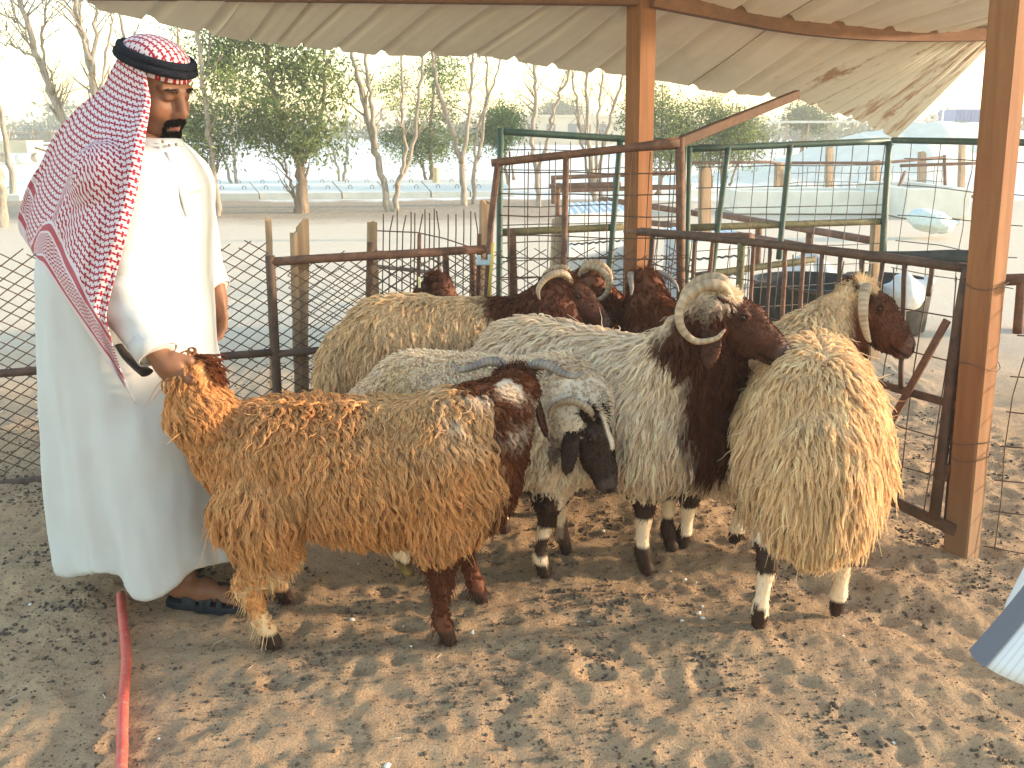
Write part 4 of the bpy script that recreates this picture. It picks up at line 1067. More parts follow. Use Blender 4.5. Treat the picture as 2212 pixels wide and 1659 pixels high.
# -- head, hands, feet: one body mesh
ring_c = at(337, 130, 2.735)
hR_ = rotm(R(-24), R(21), R(3)); hC = ring_c - hR_ @ A(-.012, 0, .083)
def f_face(P):
    d = ell(P, (-.012, 0, .045), (.098, .078, .088))
    d = smin(d, ell(P, (.020, 0, -.035), (.072, .066, .092)), .03)
    for s in (-1, 1):
        d = smin(d, ball(P, (.048, .036 * s, -.035), .040), .025)
        d = smin(d, chain(P, [(-.01, .055 * s, -.06), (.045, .035 * s, -.098)], [.025, .022], .02), .03)
        d = smax(d, -ell(P, (.104, .034 * s, .008), (.020, .026, .013)), .022)
        d = smin(d, ell(P, (.0775, .0325 * s, .008), (.0145, .018, .0125)), .006)
        d = smin(d, ball(P, (.100, .0135 * s, -.036), .0105), .008)
        d = smax(d, -ball(P, (.108, .009 * s, -.0455), .0045), .004)
        d = smin(d, cone(P, (.088, .014 * s, .028), (.076, .050 * s, .032), .0135, .010), .016)
    d = smin(d, chain(P, [(.086, 0, .026), (.100, 0, 0), (.113, 0, -.026)], [.0105, .0115, .0135], .01), .012)
    d = smin(d, ball(P, (.1145, 0, -.0305), .0135), .008)
    d = smin(d, ell(P, (.070, 0, -.062), (.032, .034, .026)), .02)
    d = smin(d, chain(P, [(.086, -.020, -.066), (.1005, 0, -.0610), (.086, .020, -.066)], [.005, .0065, .005], .006), .006)
    d = smin(d, chain(P, [(.084, -.018, -.0765), (.097, 0, -.0795), (.084, .018, -.0765)], [.0055, .0078, .0055], .006), .006)
    d = smax(d, -chain(P, [(.086, -.020, -.0705), (.1055, 0, -.0700), (.086, .020, -.0705)], [.002, .0034, .002], .002), .002)
    d = smin(d, ell(P, (.072, 0, -.104), (.026, .030, .022)), .022)
    d = smin(d, cone(P, (-.02, 0, -.06), (-.045, 0, -.20), .062, .066), .03)
    return d
Vh, Fh = nets(f_face, (-.13, -.10, -.19), (.14, .10, .15), .0042)
bx_ = lambda lo, hi, q, s=.004: sstep(lo - s, lo + s, q) * sstep(hi + s, hi - s, q)
ay = lambda Q: np.abs(Q[:, 1])
def beard_w(Q):
    x, z, y = Q[:, 0], Q[:, 2], ay(Q)
    mous = bx_(-.0625 - .0, -.0455, z + y * .30, .0035) * (y < .036) * (x > .06)
    chin = sstep(1.12, .92, np.sqrt((y / .031) ** 2 + ((z + .108) / .022) ** 2)) * (x > .045)
    side = bx_(.026, .034, y, .003) * bx_(-.100, -.058, z, .006) * (x > .05) * .75
    return np.clip(np.maximum(np.maximum(mous, chin), side), 0, 1)
def brow_w(Q): return bx_(.0315, .0365, Q[:, 2] + .10 * (ay(Q) - .03), .0025) * bx_(.014, .054, ay(Q), .004) * (Q[:, 0] > .05)
def face_c(Q):
    Q = np.asarray(Q, float); c = np.repeat(SKIN[None], len(Q), 0) * (1 + .08 * noise(Q * 40, 3) + .05 * noise(Q * 120, 4))[:, None]
    warm = np.exp(-((ay(Q) - .045) ** 2 + (Q[:, 2] + .03) ** 2) / .0009) * .35 + np.exp(-(Q[:, 1] ** 2 + (Q[:, 2] + .03) ** 2) / .0003) * .35
    c = c * (1 + warm[:, None] * A(.35, .1, .02))
    lid = np.exp(-((ay(Q) - .0325) ** 2 / .0004 + (Q[:, 2] - .014) ** 2 / .00012)) * (Q[:, 0] > .05); c = c * (1 - .12 * lid)[:, None]
    lash = bx_(-.0015, .0025, Q[:, 2] - .0 + 6 * (ay(Q) - .0325) ** 2 - .000, .0015) * bx_(.018, .047, ay(Q), .003) * (Q[:, 0] > .055)
    lip = (bx_(-.088, -.060, Q[:, 2] , .002)) * (ay(Q) < .023 - .3 * np.abs(Q[:, 2] + .072)) * (Q[:, 0] > .07)
    c = c + (A(.30, .115, .085) - c) * lip[:, None]
    mouth = bx_(-.0735, -.0685, Q[:, 2], .0015) * (ay(Q) < .019) * (Q[:, 0] > .07); c = c + (A(.04, .015, .012) - c) * (mouth * .9)[:, None]
    c = c + (HAIR - c) * np.clip(lash * .85 + brow_w(Q) * .75 + beard_w(Q) * .85, 0, 1)[:, None]
    lower_face = bx_(-.12, -.05, Q[:, 2], .01) * (Q[:, 0] > -.02) * (1 - beard_w(Q)); return np.clip(c * (1 - .18 * lower_face)[:, None], .004, .9)  # skin a little darker from mouth to chin, outside the beard
parts = [(Vh @ hR_.T + hC, Fh, face_c(Vh))]
def finger(P, pts, r0, r1):
    r_ = np.linspace(r0, r1, len(pts)); return chain(P, pts, r_, .004)
def f_fist(P):
    d = ell(P, (.045, 0, 0), (.052, .043, .021)); d = smin(d, cone(P, (-.05, 0, 0), (.02, 0, 0), .030, .032), .02)
    for y, l in ((.031, 1.0), (.0105, 1.08), (-.0105, 1.03), (-.031, .9)):
        d = smin(d, finger(P, [(.075, y, .006), (.098 + .012 * l, y * 1.04, -.004), (.104 + .006 * l, y, -.034 * l), (.076, y * .92, -.047 * l), (.058, y * .88, -.036)], .0108, .0086), .007)
        d = smin(d, ball(P, (.094, y, .004), .0122), .006)
    return smin(d, finger(P, [(.02, .032, -.006), (.055, .050, -.022), (.082, .043, -.044), (.092, .022, -.056)], .0150, .0095), .010)
def f_open(P):
    d = ell(P, (.045, 0, 0), (.052, .041, .018)); d = smin(d, cone(P, (-.05, 0, 0), (.02, 0, 0), .029, .03), .02)
    for y, l in ((.031, .95), (.0105, 1.05), (-.0105, 1.0), (-.030, .8)):
        d = smin(d, finger(P, [(.078, y, .002), (.105 + .012 * l, y * 1.08, -.008), (.128 + .018 * l, y * 1.1, -.028), (.138 + .022 * l, y * 1.1, -.050)], .0105, .0075), .006)
    return smin(d, finger(P, [(.02, .030, -.006), (.050, .054, -.018), (.080, .060, -.030)], .0145, .009), .010)
def add_hand(fn, C, xd, zd):
    x = np.asarray(xd, float); x /= np.linalg.norm(x); z = np.asarray(zd, float); z = z - x * z.dot(x); z /= np.linalg.norm(z); y = np.cross(z, x)
    M = np.stack([x, y, z], 1); V, F = nets(fn, (-.09, -.07, -.085), (.19, .085, .05), .0042)
    c = np.repeat(SKIN[None], len(V), 0) * (1 + .07 * noise(V * 50, 5))[:, None]
    nail = 0
    parts.append((V @ M.T + C, F, np.clip(c, .01, .9)))
fist = at(362, 790, 2.40)
xd = fist - sR[2]; xd /= np.linalg.norm(xd)
add_hand(f_fist, sR[2] + xd * .012, xd, A(-.25, -.95, -.1))
add_hand(f_open, sL[2] + A(.005, 0, -.005), A(.10, -.05, -1.0), A(.75, .65, .1))
# feet
def f_foot(P):
    d = chain(P, [(.0, 0, .042), (.09, .004, .042), (.165, .006, .030)], [.036, .036, .029], .03)
    d = smin(d, cone(P, (.02, 0, .06), (.0, 0, .30), .040, .048), .03)
    for i, (y, l) in enumerate(((.034, .052), (.016, .050), (.001, .044), (-.013, .037), (-.026, .028))):
        b = (.172 - .010 * i, y * .9, .026); d = smin(d, finger(P, [b, (b[0] + l * .6, y, .024), (b[0] + l, y * 1.02, .016)], .0115 if i == 0 else .0095, .0105 if i == 0 else .0080), .010)
    return np.maximum(d, .0045 - P[:, 2])
def m_sole(): return mat_mottled('navy_leather', (0.010, 0.012, 0.018), (0.02, 0.023, 0.032), 40, 0.6, 0.15, 0.002, spec=0.2)
M_NAVY = m_sole(); M_TAG = NT('white_tag').set((.7, .7, .72), .4).m
Vf, Ff = nets(f_foot, (-.06, -.075, 0.0), (.25, .075, .33), .0065)
def add_foot(C, yaw_, mir):
    Ry_ = rotm(yaw_); S_ = A(1, -1 if mir else 1, 1); lift = A(0, 0, .024)
    V = (Vf * S_ + lift) @ Ry_.T + C; F = Ff[:, ::-1] if mir else Ff
    parts.append((V, F, np.repeat((SKIN * .85)[None], len(V), 0) * (1 + .1 * noise(V * 40, 7))[:, None]))
    tf = lambda p: ((np.asarray(p, float) * S_) @ Ry_.T + C)
    sd = tag(empty('sandal', tuple(tf((.08, 0, 0)))), None); sd.parent = man; sd.matrix_parent_inverse = Matrix.Translation(man.location).inverted()
    out = [(-.048, 0), (-.040, .026), (-.01, .036), (.06, .038), (.12, .044), (.17, .050), (.21, .046), (.236, .028), (.240, .004), (.228, -.020), (.20, -.038), (.15, -.046), (.09, -.040), (.03, -.036), (-.02, -.034), (-.042, -.022)]
    n = len(out); V = []
    for z, k in ((.0, .96), (.004, 1.0), (.020, 1.0), (.024, .97)):
        V += [tf((x * k + .003, y * k, z + .012 * max(0, (x - .19) / .05))) for x, y in out]
    Fs = [(r*n+i, r*n+(i+1) % n, (r+1)*n+(i+1) % n, (r+1)*n+i) for r in range(3) for i in range(n)] + [tuple(range(n-1, -1, -1)), tuple(range(3*n, 4*n))]
    def sub(o):
        COLo = o; COLo.parent = sd; COLo.matrix_parent_inverse = (Matrix.Translation(man.location) @ man.matrix_parent_inverse.inverted().inverted() if False else Matrix.Translation(sd.location)).inverted(); return COLo
    mb = MB(); mb.add(np.array(V), Fs); sub(mb.build('sole', M_NAVY, None, False))
    def strap(x0, y0, x1, y1, w, hmax, lift_=.0):
        V = []; m_ = 14
        for i in range(m_):
            t = i / (m_ - 1); a = math.pi * t; x = x0 + (x1 - x0) * t; y = y0 + (y1 - y0) * t
            h = .022 + hmax * math.sin(a) ** .8
            for dx, dz in ((-w / 2, 0), (w / 2, -.004 * math.sin(a)), (w / 2, .0035), (-w / 2, .0035)): V.append(tf((x + dx, y, h + dz + lift_)))
        F = [(i*4+k, i*4+(k+1) % 4, (i+1)*4+(k+1) % 4, (i+1)*4+k) for i in range(m_ - 1) for k in range(4)]
        mb = MB(); mb.add(np.array(V), F); return sub(mb.build('strap', M_NAVY, None, True))
    strap(.075, -.046, .055, .046, .050, .088); strap(.125, -.050, .165, .048, .022, .062, .001); strap(.168, -.050, .120, .047, .022, .062, .004); strap(.115, -.048, .10, .048, .016, .076, .002)
    mb = MB(); mb.box(tf((.085, -.049, .052)), (.03, .004, .006), ax=Ry_.T); sub(mb.build('buckle', M_TAG, None))
add_foot(gr(368, 1306) + A(0.03, .01, -.004), R(-9), True)
add_foot(A(-1.34, 2.87, -.004), R(-4), False)
# trunk and limbs under the cloth, so that the body is whole
def f_trunk(P):
    d = chain(P, [(-1.085, 2.73, 1.47), (-1.13, 2.75, 1.30), (-1.18, 2.76, 1.05), (-1.19, 2.77, .88)], [.06, .14, .15, .14], .08)
    d = smin(d, chain(P, [(-1.16, 2.69, .88), (-1.13, 2.66, .50), gr(368, 1306) + A(.03, .01, .12)], [.10, .07, .045], .04), .05)
    d = smin(d, chain(P, [(-1.20, 2.85, .88), (-1.24, 2.86, .50), (-1.34, 2.87, .12)], [.10, .07, .045], .04), .05)
    for s_, y in ((sR, 2.58), (sL, 2.92)): d = smin(d, chain(P, [(-1.12, y, 1.37), s_[0], s_[1], s_[2]], [.06, .055, .042, .03], .03), .04)
    return d
Vt, Ft = nets(f_trunk, (-1.5, 2.28, .06), (-.85, 3.12, 1.56), .02)
parts.append((Vt, Ft, np.repeat(SKIN[None], len(Vt), 0)))
o_ = 0; VV = []; FF = []; CC = []
for v, f, c in parts: VV.append(v); FF.append(f + o_); CC.append(c); o_ += len(v)
mesh_obj('body', np.concatenate(VV), np.concatenate(FF), M_SKIN, man, True, np.concatenate(CC))
# beard, moustache and eyebrows as short hairs
rb = np.random.default_rng(4); wv = np.clip(beard_w(Vh) + brow_w(Vh), 0, 1)
Pb, Nb = sample_mesh(Vh, Fh, 3600, rb, wv + 1e-9)
db = Nb * .55 + A(.2, 0, -.8) + rb.normal(0, .2, Nb.shape) + np.stack([0 * Nb[:, 0], np.sign(Pb[:, 1]) * .5, 0 * Nb[:, 0]], 1); db /= np.linalg.norm(db, axis=1)[:, None]
sh = np.linspace(0, 1, 4); Lb = np.where(brow_w(Pb) > .3, .003, .007) * rb.uniform(.6, 1.3, 3600)
Hb = (Pb[:, None] + db[:, None] * (Lb[:, None] * sh)[..., None])
hair_obj('facial_hair', (Hb.reshape(-1, 3) @ hR_.T + hC).reshape(Hb.shape), np.repeat((.0008 * (1 - .5 * sh))[None], 3600, 0), np.repeat(HAIR[None] * 1.2, 3600, 0), M_WOOL, man)
# -- headscarf
def m_scarf():
    m = NT('red_checked_scarf'); uv = m.n('UVMap', uv_map='UVMap').outputs[0]; sp = m.n('SeparateXYZ'); m.l(uv, sp.inputs[0]); u, v = sp.outputs[0], sp.outputs[1]
    sp2 = m.n('SeparateXYZ'); m.l(m.n('UVMap', uv_map='hem').outputs[0], sp2.inputs[0]); vh = sp2.outputs[1]
    P_ = 0.0190
    fr = lambda a, off=0.0: m.math('FRACT', m.math('ADD', m.math('DIVIDE', a, P_), off))
    row = m.math('FLOOR', m.math('DIVIDE', v, P_))
    uu = m.math('ADD', u, m.math('MULTIPLY', row, P_ * 0.35))
    a, b = fr(uu), fr(v)
    ab = lambda q, c: m.math('ABSOLUTE', m.math('SUBTRACT', q, c))
    h1 = m.math('MULTIPLY', m.math('LESS_THAN', ab(b, .5), m.math('SUBTRACT', .19, m.math('MULTIPLY', ab(a, .5), .30))), m.math('LESS_THAN', ab(a, .5), .36))
    v1 = m.math('MULTIPLY', m.math('LESS_THAN', m.math('MINIMUM', a, m.math('SUBTRACT', 1.0, a)), .15), m.math('LESS_THAN', ab(b, .5), .40))
    chk = m.math('MAXIMUM', h1, v1)
    # herring-bone band
    zg = m.math('PINGPONG', m.math('DIVIDE', u, .009), 1.0)
    hb_ = m.math('LESS_THAN', m.math('FRACT', m.math('ADD', m.math('DIVIDE', vh, .0085), m.math('MULTIPLY', zg, .9))), .45)
    rng_ = lambda lo, hi: m.math('MULTIPLY', m.math('GREATER_THAN', vh, lo), m.math('LESS_THAN', vh, hi))
    red = m.math('MULTIPLY', chk, m.math('GREATER_THAN', vh, .215))
    red = m.math('MAXIMUM', red, m.math('MULTIPLY', hb_, rng_(.105, .175)))
    pink = m.math('MAXIMUM', rng_(.075, .097), rng_(.183, .205))
    base = m.mix(m.noise(400, 2, 0.5, uv), (0.56, 0.455, 0.48), (0.64, 0.54, 0.56))
    col = m.mix(pink, base, (0.38, 0.085, 0.105)); col = m.mix(red, col, (0.30, 0.022, 0.038))
    m.set(col, 0.85, spec=0.1); m.bump(m.math('ADD', m.noise(700, 2, 0.5, m.pos()), m.math('MULTIPLY', red, .5)), 0.15, 0.002); return m.m
M_SCARF = m_scarf()
Fpx = [(316, 150), (318, 178), (325, 216), (322, 246), (315, 290), (307, 350), (291, 440), (273, 511), (254, 580), (240, 629), (229, 683), (236, 715), (247, 760), (268, 817), (294, 872)]
Bpx = [(262, 112), (240, 153), (219, 191), (175, 227), (137, 268), (109, 309), (93, 344), (74, 380), (59, 410), (50, 440), (44, 462), (41, 481), (44, 500), (50, 512), (56, 522)]
nv_ = 90; nu_ = 64
Fc = catmull([(x, y, 0) for x, y in Fpx], nv_)[:, :2]; Bc = catmull([(x, y, 0) for x, y in Bpx], nv_)[:, :2]
Sg = np.empty((nu_, nv_, 3)); UVg = np.empty((nu_, nv_, 2))
for i in range(nu_):
    u = i / (nu_ - 1)
    for j in range(nv_):
        v = j / (nv_ - 1); p = Fc[j] * (1 - u) + Bc[j] * u
        p = p + np.array([0, 26 * math.sin(math.pi * u) * (v ** 2) * (1 - v) * 3])
        ry = np.interp(v, [0, .10, .22, .34, .5, .75, 1.0], [.090, .108, .165, .275, .385, .425, .40])
        yc = np.interp(v, [0, .3, .5, 1], [2.735, 2.75, 2.77, 2.77])
        Yv = yc - ry * math.cos(u * math.pi * .56 - .10 * (1 - v) ) ** .75 if u < .86 else yc - ry * max(0.0, math.cos(u * math.pi * .56 - .10 * (1 - v))) ** .75
        fold = (.013 * math.sin(u * 15 + 2.2 * v + .6) + .008 * math.sin(u * 31 - 3 * v)) * min(1, v * 2.2) * (1 - .5 * u)
        fold += .022 * math.exp(-((u - .13 - .05 * v) / .06) ** 2) * min(1, v * 3)
        Sg[i, j] = at(p[0], p[1], Yv - fold)
# keep the cloth outside the robe
dirs = Sg.reshape(-1, 3) - CAM; tt_ = np.linalg.norm(dirs, axis=1); dirs = dirs / tt_[:, None]; hit = np.full(len(dirs), 1.9)
for _ in range(70):
    sd_ = f_robe((CAM + dirs * hit[:, None]).astype(np.float32)); hit = hit + np.where(sd_ > .001, np.maximum(sd_ * .55, .001), 0); hit = np.minimum(hit, 3.6)
lim = (hit - .016).reshape(nu_, nv_)
for _ in range(6):
    q_ = np.pad(lim, 1, mode='edge'); lim = np.minimum(lim, (q_[:-2, 1:-1] + q_[2:, 1:-1] + q_[1:-1, :-2] + q_[1:-1, 2:]) / 4)
tn = tt_.reshape(nu_, nv_); tn = np.where(np.arange(nu_)[:, None] < nu_ * .93, np.minimum(tn, lim), tn)
Sg = CAM + dirs.reshape(nu_, nv_, 3) * tn[..., None]
ulen = np.zeros((nu_, nv_)); ulen[1:] = np.cumsum(np.linalg.norm(np.diff(Sg, axis=0), axis=2), 0)
vlen = np.zeros((nu_, nv_)); vlen[:, :-1] = np.cumsum(np.linalg.norm(np.diff(Sg, axis=1), axis=2)[:, ::-1], 1)[:, ::-1]
vtop = np.zeros((nu_, nv_)); vtop[:, 1:] = np.cumsum(np.linalg.norm(np.diff(Sg, axis=1), axis=2), 1)
ux_ = np.zeros((nu_, nv_)); ux_[1:] = np.cumsum(np.linalg.norm(np.diff(Sg, axis=0) * A(1, .35, 1), axis=2), 0)
UVg[..., 0] = ux_; UVg[..., 1] = vtop; UVh = UVg.copy(); UVh[..., 1] = vlen
far = Sg[::-1].copy(); far[..., 1] = 2.775 + (2.775 - far[..., 1]) * .72; far[..., 0] -= .15 * (np.linspace(0, 1, nu_)[:, None] ** 1.5) * sstep(.0, .25, np.linspace(0, 1, nv_))[None]
far[..., 2] = np.maximum(far[..., 2], 1.02 + .0 * far[..., 2]); farUV = UVg[::-1].copy(); farUV[..., 0] = 2 * ulen[-1][None] - farUV[..., 0]
SS = np.concatenate([Sg, far]); SU = np.concatenate([UVg, farUV]); SH = np.concatenate([UVh, UVh[::-1]]); nn2 = 2 * nu_
idg = np.arange(nn2 * nv_).reshape(nn2, nv_)
Fs_ = np.stack([idg[:-1, :-1], idg[:-1, 1:], idg[1:, 1:], idg[1:, :-1]], -1).reshape(-1, 4)
# the cap under and above the cords
capV = []; capU = []; na, nr_ = 48, 12
for j in range(nr_):
    t = j / (nr_ - 1)
    for i in range(na):
        a = 2 * math.pi * i / na
        if t < .75: q = t / .75; r_ = math.sin(q * math.pi / 2); z = .062 * math.cos(q * math.pi / 2) ** 1.0 + .004
        else: q = (t - .75) / .25; r_ = 1 + .035 * q; z = .004 - .030 * q - .006 * math.cos(a * 1) * q
        p = A(.104 * r_ * math.cos(a), .088 * r_ * math.sin(a), z); capV.append(ring_c + hR_ @ p); capU.append((p[0] * 1.05 + .5, p[1] * 1.05 + .5 + .3))
idc = np.arange(na * nr_).reshape(nr_, na); idn = np.roll(idc, -1, 1)
Fcap = np.stack([idc[:-1], idn[:-1], idn[1:], idc[1:]], -1).reshape(-1, 4)
o_sc = mesh_obj('headscarf', np.concatenate([SS.reshape(-1, 3), np.array(capV)]), np.concatenate([Fs_, Fcap + nn2 * nv_]), M_SCARF, man, True, uvs=np.concatenate([SU.reshape(-1, 2), np.array(capU)]))
uv2 = o_sc.data.uv_layers.new(name='hem'); li_ = np.empty(len(o_sc.data.loops), np.int32); o_sc.data.loops.foreach_get('vertex_index', li_)
hm_ = np.concatenate([SH.reshape(-1, 2), np.full((len(capU), 2), .9)]).astype(np.float32); uv2.data.foreach_set('uv', hm_[li_].ravel())
sol = o_sc.modifiers.new('thickness', 'SOLIDIFY'); sol.thickness = .0025; sol.offset = 0
M_CORD = mat_mottled('black_cord', (0.008, 0.009, 0.013), (0.02, 0.022, 0.03), 200, 0.95, 0.5, 0.002, spec=0.05)
for dz, k in ((.0, 1.04), (.019, .985)):
    ringp = [ring_c + hR_ @ A(.109 * k * math.cos(a), .093 * k * math.sin(a), dz - .004) for a in np.linspace(0, 2 * math.pi, 61)]
    mb = MB(); mb.tube(ringp, .0125 * (1 + .03 * np.sin(np.linspace(0, 2 * math.pi * 40, 61))), 10, cap=False); mb.build('head_cord', M_CORD, man, True)
# dark tip of the tan ram's tail, hanging behind the fist
rngT = np.random.default_rng(77)
mb = MB()
pp = [at(256, 745, 2.52), at(272, 768, 2.5), at(296, 790, 2.47), at(318, 806, 2.45)]
mb.tube(catmull(pp, 12), np.linspace(.012, .022, 12), 10, flat=.5)
tag(mb.build('dark_tail_tip', mat_mottled('dark_tail_hide', (0.015, 0.010, 0.009), (0.035, 0.022, 0.018), 60, 0.6, 0.3), None, True), 'dark tail tip of the tan ram hanging behind the fist of the robed man', 'strap')

# ---------------------------------------------------------------- second person, only the open shirt shows
PX = 1.03
p2 = tag(empty('person', (PX, 1.12, 0)), 'person in pale striped shirt with grey button band at the right edge', 'person')
def f_p2(P):
    c = A(PX + .02, 1.12, 0)
    d = chain(P, [c + A(0, 0, 1.42), c + A(0, 0, 1.25), c + A(0, 0, .95)], [.06, .15, .155], .08)
    d = smin(d, cone(P, c + A(0, 0, 1.40), c + A(0, 0, 1.54), .055, .052), .03)
    for s in (-1, 1):
        d = smin(d, chain(P, [c + A(0, .09 * s, .95), c + A(-.01, .10 * s, .5), c + A(0, .10 * s, .08)], [.095, .06, .042], .03), .04)
        d = smin(d, cone(P, c + A(.02, .10 * s, .03), c + A(-.16, .10 * s, .03), .035, .03), .03)
        d = smin(d, chain(P, [c + A(0, .17 * s, 1.38), c + A(.02, .24 * s, 1.10), c + A(.0, .25 * s, .84)], [.06, .045, .032], .03), .03)
        d = smin(d, ell(P, c + A(-.01, .25 * s, .76), (.03, .022, .07)), .02)
    return np.maximum(d, .006 - P[:, 2])
V_, F_ = nets(f_p2, (.70, .76, -.02), (1.30, 1.48, 1.78), .018)
arm_ = np.abs(V_[:, 1] - 1.12) > .195
cc_ = np.where(((V_[:, 2] < .98) & (V_[:, 2] > .07) & ~arm_)[:, None], A(.05, .055, .07), SKIN)
h2R = rotm(R(176), R(12)); h2C = A(PX + .015, 1.12, 1.625)
mesh_obj('body', np.concatenate([V_, Vh @ h2R.T + h2C]), np.concatenate([F_, Fh + len(V_)]), M_SKIN, p2, True, np.concatenate([cc_, face_c(Vh)]))
def f_hair(P): return np.maximum(np.maximum(f_face(P) - .013, P[:, 0] - (.035 + .45 * np.maximum(P[:, 2] - .04, 0))), -.045 - P[:, 2])
Vq, Fq_ = nets(f_hair, (-.14, -.11, -.08), (.13, .11, .17), .007)
mesh_obj('hair', Vq @ h2R.T + h2C, Fq_, mat_mottled('black_hair', (.008, .007, .006), (.02, .016, .013), 120, .6, .6, .004), p2)
for s in (-1, 1):
    c2 = A(PX + .02, 1.12, 0); a0, a1, a2 = c2 + A(0, .13 * s, 1.40), c2 + A(.01, .20 * s, 1.27), c2 + A(.02, .245 * s, 1.08); dv = (a2 - a1) / np.linalg.norm(a2 - a1)
    f_sl = lambda P: np.maximum(chain(P, [a0, a1, a2 + dv * .1], [.085, .078, .066], .03), (P - a2.astype(np.float32)) @ dv.astype(np.float32)) + .004 * noise(P * 22, 5)
    Vq, Fq_ = nets(f_sl, np.minimum(a0, a2) - .13, np.maximum(a0, a2) + .13, .012); mesh_obj('sleeve', Vq, Fq_, m_cloth('pale_shirt_cloth', (.62, .615, .64)), p2)
def m_shirt():
    m = NT('striped_shirt'); uv = m.n('UVMap').outputs[0]; sp = m.n('SeparateXYZ'); m.l(uv, sp.inputs[0])
    st = m.math('LESS_THAN', m.math('FRACT', m.math('DIVIDE', sp.outputs[0], .0065)), .32)
    col = m.mix(st, (.66, .655, .665), (.56, .56, .60)); m.set(col, .85, spec=.1); return m.m
M_SHIRT = m_shirt(); M_PLACKET = m_cloth('grey_shirt_band', (.15, .15, .175))
# shirt: a loft round the body, its front edge hanging out to the left
na_, nz_ = 124, 40; V = []; UV = []
edge_a = at(2108, 1384, 1.10); 
for j in range(nz_):
    t = j / (nz_ - 1)
    for i in range(na_):
        q = i / (na_ - 1); th = R(184) + q * R(352)        # from the front edge right round
        z = 1.42 - t * (1.42 - .80)
        rx = np.interp(t, [0, .25, .6, 1], [.10, .19, .215, .25]); ry = np.interp(t, [0, .25, .6, 1], [.15, .22, .22, .235])
        flare = (.135 * t ** 2.2) * math.exp(-((q - .0) / .10) ** 2) + (.05 * t ** 2) * math.exp(-((q - 1.0) / .10) ** 2)
        f_ = .010 * t * math.sin(th * 9 + 2 * t)
        x = PX + (rx + flare + f_) * math.cos(th); y = 1.12 + (ry + f_) * math.sin(th)
        z -= (.055 * math.exp(-((q - .22) / .16) ** 2) - .02) * t ** 3
        V.append((x, y, z)); UV.append((q * 1.4, t * .6))
idq = np.arange(na_ * nz_).reshape(nz_, na_)
Fq = np.stack([idq[:-1, :-1], idq[1:, :-1], idq[1:, 1:], idq[:-1, 1:]], -1).reshape(-1, 4)
so = mesh_obj('shirt', np.array(V), Fq, M_SHIRT, p2, True, uvs=np.array(UV)); md = so.modifiers.new('thickness', 'SOLIDIFY'); md.thickness = .002
Vs_ = np.array(V).reshape(nz_, na_, 3)
Vp = []; 
for j in range(nz_):
    for i in (0, 1, 2, 3):
        p = Vs_[j, i]; d_ = p - A(PX, 1.12, p[2]); d_[2] = 0; Vp.append(p + d_ / np.linalg.norm(d_) * .004)
idp = np.arange(nz_ * 4).reshape(nz_, 4); Fp_ = np.stack([idp[:-1, :-1], idp[1:, :-1], idp[1:, 1:], idp[:-1, 1:]], -1).reshape(-1, 4)
mesh_obj('button_band', np.array(Vp), Fp_, M_PLACKET, p2, True)
for j in (10, 17, 24, 31):
    mb = MB(); c = (Vs_[j, 1] + Vs_[j, 2]) / 2; d_ = c - A(PX, 1.12, c[2]); d_[2] = 0; d_ /= np.linalg.norm(d_)
    mb.tube([c + d_ * .004, c + d_ * .0075], .0065, 12); mb.build('button', NT('dark_button').set((.03, .032, .05), .3).m, p2)
# ---------------------------------------------------------------- trees
M_BARK = mat_mottled('pale_bark', (0.24, 0.19, 0.145), (0.42, 0.355, 0.285), 9, 0.9, 0.5, 0.02, stretch=(3, 3, .5))
M_BARK2 = mat_mottled('brown_bark', (0.17, 0.115, 0.075), (0.32, 0.24, 0.17), 7, 0.9, 0.6, 0.02, stretch=(3, 3, .5))
M_LEAF = m_wool('leaf', 0.45)
GREENS = [A(.17, .215, .065), A(.13, .18, .06), A(.23, .26, .09), A(.18, .21, .10)]
def leaf_cloud(C, Rr, n, rng, size=.07, cols=GREENS, clump=.22, width=.34):
    k = rng.choice(len(C), n, p=np.array([r[0] * r[1] * r[2] for r in Rr]) / sum(r[0] * r[1] * r[2] for r in Rr))
    C = np.asarray(C); Rr = np.asarray(Rr)
    nc = max(12, n // 55)
    kc = rng.choice(len(C), nc, p=np.array([r[0] * r[1] for r in Rr]) / sum(r[0] * r[1] for r in Rr))
    d = rng.normal(0, 1, (nc, 3)); d /= np.linalg.norm(d, axis=1)[:, None]
    cc = C[kc] + d * Rr[kc] * (rng.random((nc, 1)) ** .45)
    q = rng.integers(0, nc, n); cs = clump * rng.uniform(.5, 1.3, nc)
    P = cc[q] + rng.normal(0, 1, (n, 3)) * cs[q][:, None] * A(1, 1, .7)
    ax = rng.normal(0, 1, (n, 3)) + A(0, 0, -.5); ax /= np.linalg.norm(ax, axis=1)[:, None]
    sd = np.cross(ax, rng.normal(0, 1, (n, 3))); sd /= np.linalg.norm(sd, axis=1)[:, None]
    L = size * rng.uniform(.6, 1.4, n); W = L * width
    V = np.stack([P, P + ax * (L * .45)[:, None] + sd * (W / 2)[:, None], P + ax * L[:, None], P + ax * (L * .45)[:, None] - sd * (W / 2)[:, None]], 1).reshape(-1, 3)
    F = np.arange(4 * n).reshape(n, 4)
    tone = (1 + .28 * rng.standard_normal(nc))[q] * (1 + .18 * rng.standard_normal(n))
    cb = np.array(cols)[rng.integers(0, len(cols), nc)][q] * np.clip(tone, .45, 1.8)[:, None]
    return V, F, np.repeat(np.clip(cb, .01, .5), 4, 0)
